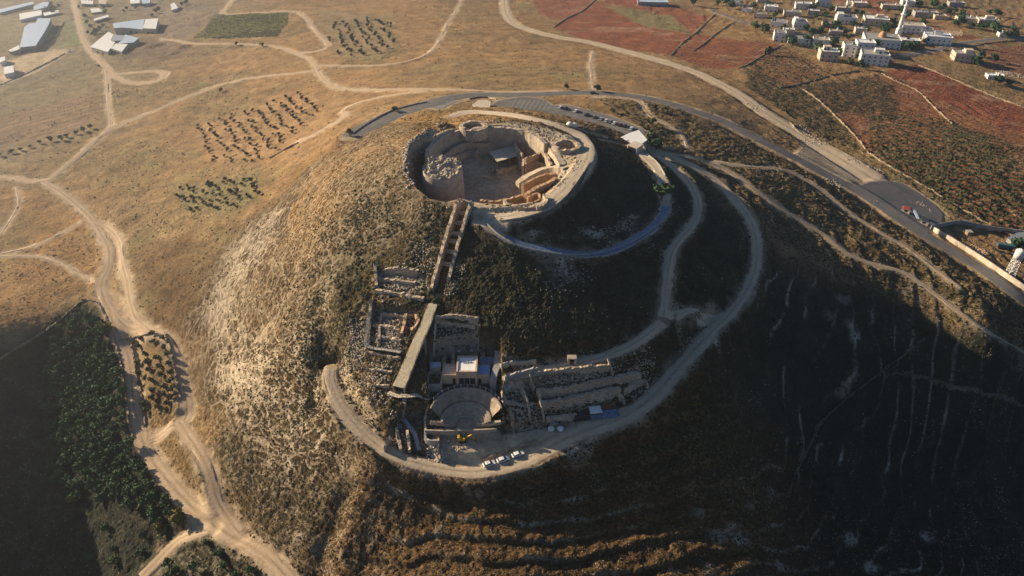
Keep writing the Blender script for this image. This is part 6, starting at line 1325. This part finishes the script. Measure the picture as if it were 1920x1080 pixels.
# dry stone field walls
FW = [([(1038,52),(1060,36),(1090,22),(1116,0)], 'field wall between the two upper left red fields'), ([(1258,104),(1280,80),(1306,60),(1325,42),(1340,27)], 'field wall climbing between the big red field and its right neighbour'), ([(1300,96),(1325,78),(1345,62),(1372,44)], 'faint field wall inside the right hand red field'),
      ([(1385,128),(1402,121),(1432,103),(1466,84)], 'field wall below the leftmost tall white house'), ([(1462,165),(1508,156),(1562,141),(1611,133)], 'field wall running into the white house complex'), ([(1505,168),(1530,185),(1560,211)], 'broken wall at the left of the scrub patch'),
      ([(1652,138),(1685,155),(1720,171),(1750,200),(1785,233)], 'wall between scrub patch and red strips, downhill from the white complex'), ([(1722,122),(1780,146),(1850,176),(1925,204)], 'long straight wall across the red strips'), ([(1627,286),(1660,308),(1716,340),(1780,378),(1849,419),(1925,455)], 'long pale wall above the checkpoint along the red orchard'),
      ([(1765,95),(1800,92),(1860,80),(1925,76)], 'wall along the village street on the right'), ([(0,160),(60,133),(122,101)], 'straight boundary wall of the dusty farm yard'), ([(98,86),(106,70),(120,42)], 'long thin pale wall right of the long barn'), ([(0,674),(40,648),(90,618),(130,585),(155,565),(180,566)], 'boundary wall along the upper edge of the pine plantation'),
      ([(182,567),(196,590),(206,615),(218,650),(230,700),(238,760),(248,820)], 'fence wall between plantation and dirt track'), ([(243,632),(255,690),(268,760),(272,800)], 'left wall of the olive grove'), ([(310,625),(322,665),(332,715),(338,748)], 'right wall of the olive grove'), ([(222,640),(250,634),(290,625)], 'top wall of the olive grove'),
      ([(560,268),(530,283),(505,298)], 'short wall at the foot of the golden slope orchard'), ([(1480,230),(1500,250),(1530,262)], 'rubble bank beside the wide gravel road'), ([(1560,212),(1600,252),(1627,286)], 'wall joining the scrub patch to the long pale wall')]
for P, lab in FW: gwall(P, .75, .65 if P[0][1] < 560 else .8, lab, 'fieldstone', .6, 'field_wall', 'dry stone field walls')
for P, lab in [([(640,690),(668,770),(708,826)], 'x')][:0]: pass
# ------------------------------------------------------------------ checkpoint and yard at the right
def booth(px, py, rm, label):
    p = on(px, py); t = thing('checkpoint_booth', tuple(p), label, 'booth', 'checkpoint booths'); a = math.radians(-35); MB().box((p[0], p[1], p[2]-.2), (4.2, 2.6, 2.7), a).build('wall', M['cream'], t); rf = MB().box((p[0], p[1], p[2]+2.5), (4.8, 3.2, .5), a, .7).build('roof', M[rm], t)
    MB().box((p[0]-.75, p[1]-1.05, p[2]+.9), (1.6, .1, 1.0), a).build('window', M['glass'], t); return p
a = booth(1698, 398, 'red', 'small checkpoint booth with red roof on the asphalt lot'); b = booth(1732, 420, 'darkmetal', 'small checkpoint booth with black roof near the yard wall')
solo(MB().beam((a[0]+3, a[1]-1.5, a[2]+2.4), (b[0]-3, b[1]+1.5, b[2]+2.4), 1.4, .2).beam((a[0]+4, a[1]-2, a[2]-.3), (a[0]+4, a[1]-2, a[2]+2.4), .2), 'checkpoint_canopy', M['paleblue'], 'narrow pale canopy linking the two checkpoint booths', 'canopy')
def lamp(px, py, h, label):
    p = on(px, py); t = thing('street_lamp', tuple(p), label, 'street lamp'); MB().beam(tuple(p-np.array([0, 0, .5])), (p[0], p[1], p[2]+h), .22, n=6).build('pole', M['metal'], t); MB().beam((p[0], p[1], p[2]+h), (p[0]+1.4, p[1]+.3, p[2]+h+.2), .14).build('arm', M['metal'], t); MB().box((p[0]+1.5, p[1]+.3, p[2]+h+.1), (.7, .3, .15)).build('lamp_head', M['white'], t)
lamp(1631, 403, 8, 'tall grey street lamp on the verge opposite the checkpoint lot'); lamp(835, 213, 7, 'thin lamp post at the road junction above the crater'); lamp(1094, 246, 4, 'short white post light beside the rim path')
gwall([(1750,434),(1790,458),(1840,490),(1890,524),(1940,558)], 2.6, .7, 'tall pale concrete slab wall between the asphalt road and the truck yard', 'cream', .02, 'slab_wall'); gwall([(1744,430),(1770,424),(1800,420),(1850,430),(1925,440)], 2.4, .5, 'dark curved fence wall at the back of the truck yard', 'concrete', .05, 'yard_wall')
p = on(1810, 452); t = thing('guard_tower', tuple(p), 'small wooden guard tower inside the truck yard', 'tower')
for i in (-1, 1):
    for j in (-1, 1): MB().beam((p[0]+i*1.1, p[1]+j*1.1, p[2]-.5), (p[0]+i*.9, p[1]+j*.9, p[2]+4), .2).build('leg', M['darkmetal'], t)
MB().box((p[0], p[1], p[2]+4), (2.4, 2.4, 2.0)).build('cabin', M['wood'], t); MB().box((p[0], p[1], p[2]+6), (3.0, 3.0, .2)).build('roof', M['concrete'], t)
p = on(1893, 516); t = thing('water_tower', tuple(p), 'white water tank on a lattice tower at the right edge', 'water tower')
for i in (-1, 1):
    for j in (-1, 1): MB().beam((p[0]+i*1.7, p[1]+j*1.7, p[2]-.5), (p[0]+i*1.3, p[1]+j*1.3, p[2]+10), .2).build('leg', M['white'], t)
mb = MB()
for lv in range(4):
    z0, z1 = p[2]+lv*2.5, p[2]+lv*2.5+2.5; r0, r1 = 1.7-.1*lv, 1.6-.1*lv; c = [(-1, -1), (1, -1), (1, 1), (-1, 1)]
    for k in range(4): a_, b_ = c[k], c[(k+1) % 4]; mb.beam((p[0]+a_[0]*r0, p[1]+a_[1]*r0, z0), (p[0]+b_[0]*r1, p[1]+b_[1]*r1, z1), .12); mb.beam((p[0]+b_[0]*r0, p[1]+b_[1]*r0, z0), (p[0]+a_[0]*r1, p[1]+a_[1]*r1, z1), .12); mb.beam((p[0]+a_[0]*r1, p[1]+a_[1]*r1, z1), (p[0]+b_[0]*r1, p[1]+b_[1]*r1, z1), .12)
mb.build('lattice', M['white'], t); MB().lathe((p[0], p[1], p[2]+10), [(.02, 0), (2.1, 0), (2.1, 4.2), (1.4, 4.8), (.02, 5.0)], 18).build('tank', M['white'], t, True)
p = on(1884, 466); t = thing('truck_trailer', tuple(p), 'dark teal open truck trailer in the yard', 'trailer'); a = math.radians(-20); MB().box((p[0], p[1], p[2]+.9), (8, 2.6, 1.8), a).build('body', plain('teal metal', (.06, .13, .14), .6, .2, 1), t)
for k in (-2.5, 2.5): MB().box((p[0]+k*math.cos(a), p[1]+k*math.sin(a), p[2]-.1), (1.6, 2.5, .95), a).build('wheel', M['tyre'], t)
barn([(1888,448),(1905,440),(1935,437),(1935,450),(1900,456)], 4.5, 'metal', 'grey roofed shed at the right edge of the truck yard')
stones('sand_heap', [((1835,470),5,160)], 'heap of sandy boulders in the truck yard', 'stone_warm', .5, 1.6); stones('white_rubble', [((1728,383),3,70), ((1745,395),2,30)], 'clump of white rubble behind the checkpoint canopy'); stones('bank_rocks', [((1605,300),6,60),((1640,318),6,60),((1530,262),8,80),((1500,240),7,60),((1560,345),5,50),((1900,140),8,160),((1880,136),6,80),((1420,200),8,60)], 'rocks along the gravel road bank and by the red fields', 'rockw', .4, 1.3)
stones('farm_debris', [((262,84),8,60),((285,88),8,60),((300,84),6,50),((345,88),7,90),((330,100),5,50)], 'dark scrap and rubble behind the broad barn', 'wood', .5, 1.6)

# ------------------------------------------------------------------ the air
bm = bmesh.new(); bmesh.ops.create_cube(bm, size=1.0)
me = bpy.data.meshes.new('haze'); bm.to_mesh(me); bm.free(); haze = bpy.data.objects.new('haze', me); COL.objects.link(haze)
zb = min(v[2] for v in ground.bound_box)-1.0; zt = CAMZ+4.0
haze.scale = (10400, 12400, zt-zb); haze.location = (0, 1500, (zt+zb)/2); haze['kind'] = 'stuff'
hm = bpy.data.materials.new('haze'); hm.use_nodes = True; t = hm.node_tree; t.nodes.remove(t.nodes['Principled BSDF'])
pv = t.nodes.new('ShaderNodeVolumePrincipled'); pv.inputs['Color'].default_value = (0.80, 0.88, 1.0, 1); pv.inputs['Density'].default_value = 0.00022; pv.inputs['Anisotropy'].default_value = 0.8
t.links.new(pv.outputs[0], t.nodes['Material Output'].inputs['Volume']); me.materials.append(hm)
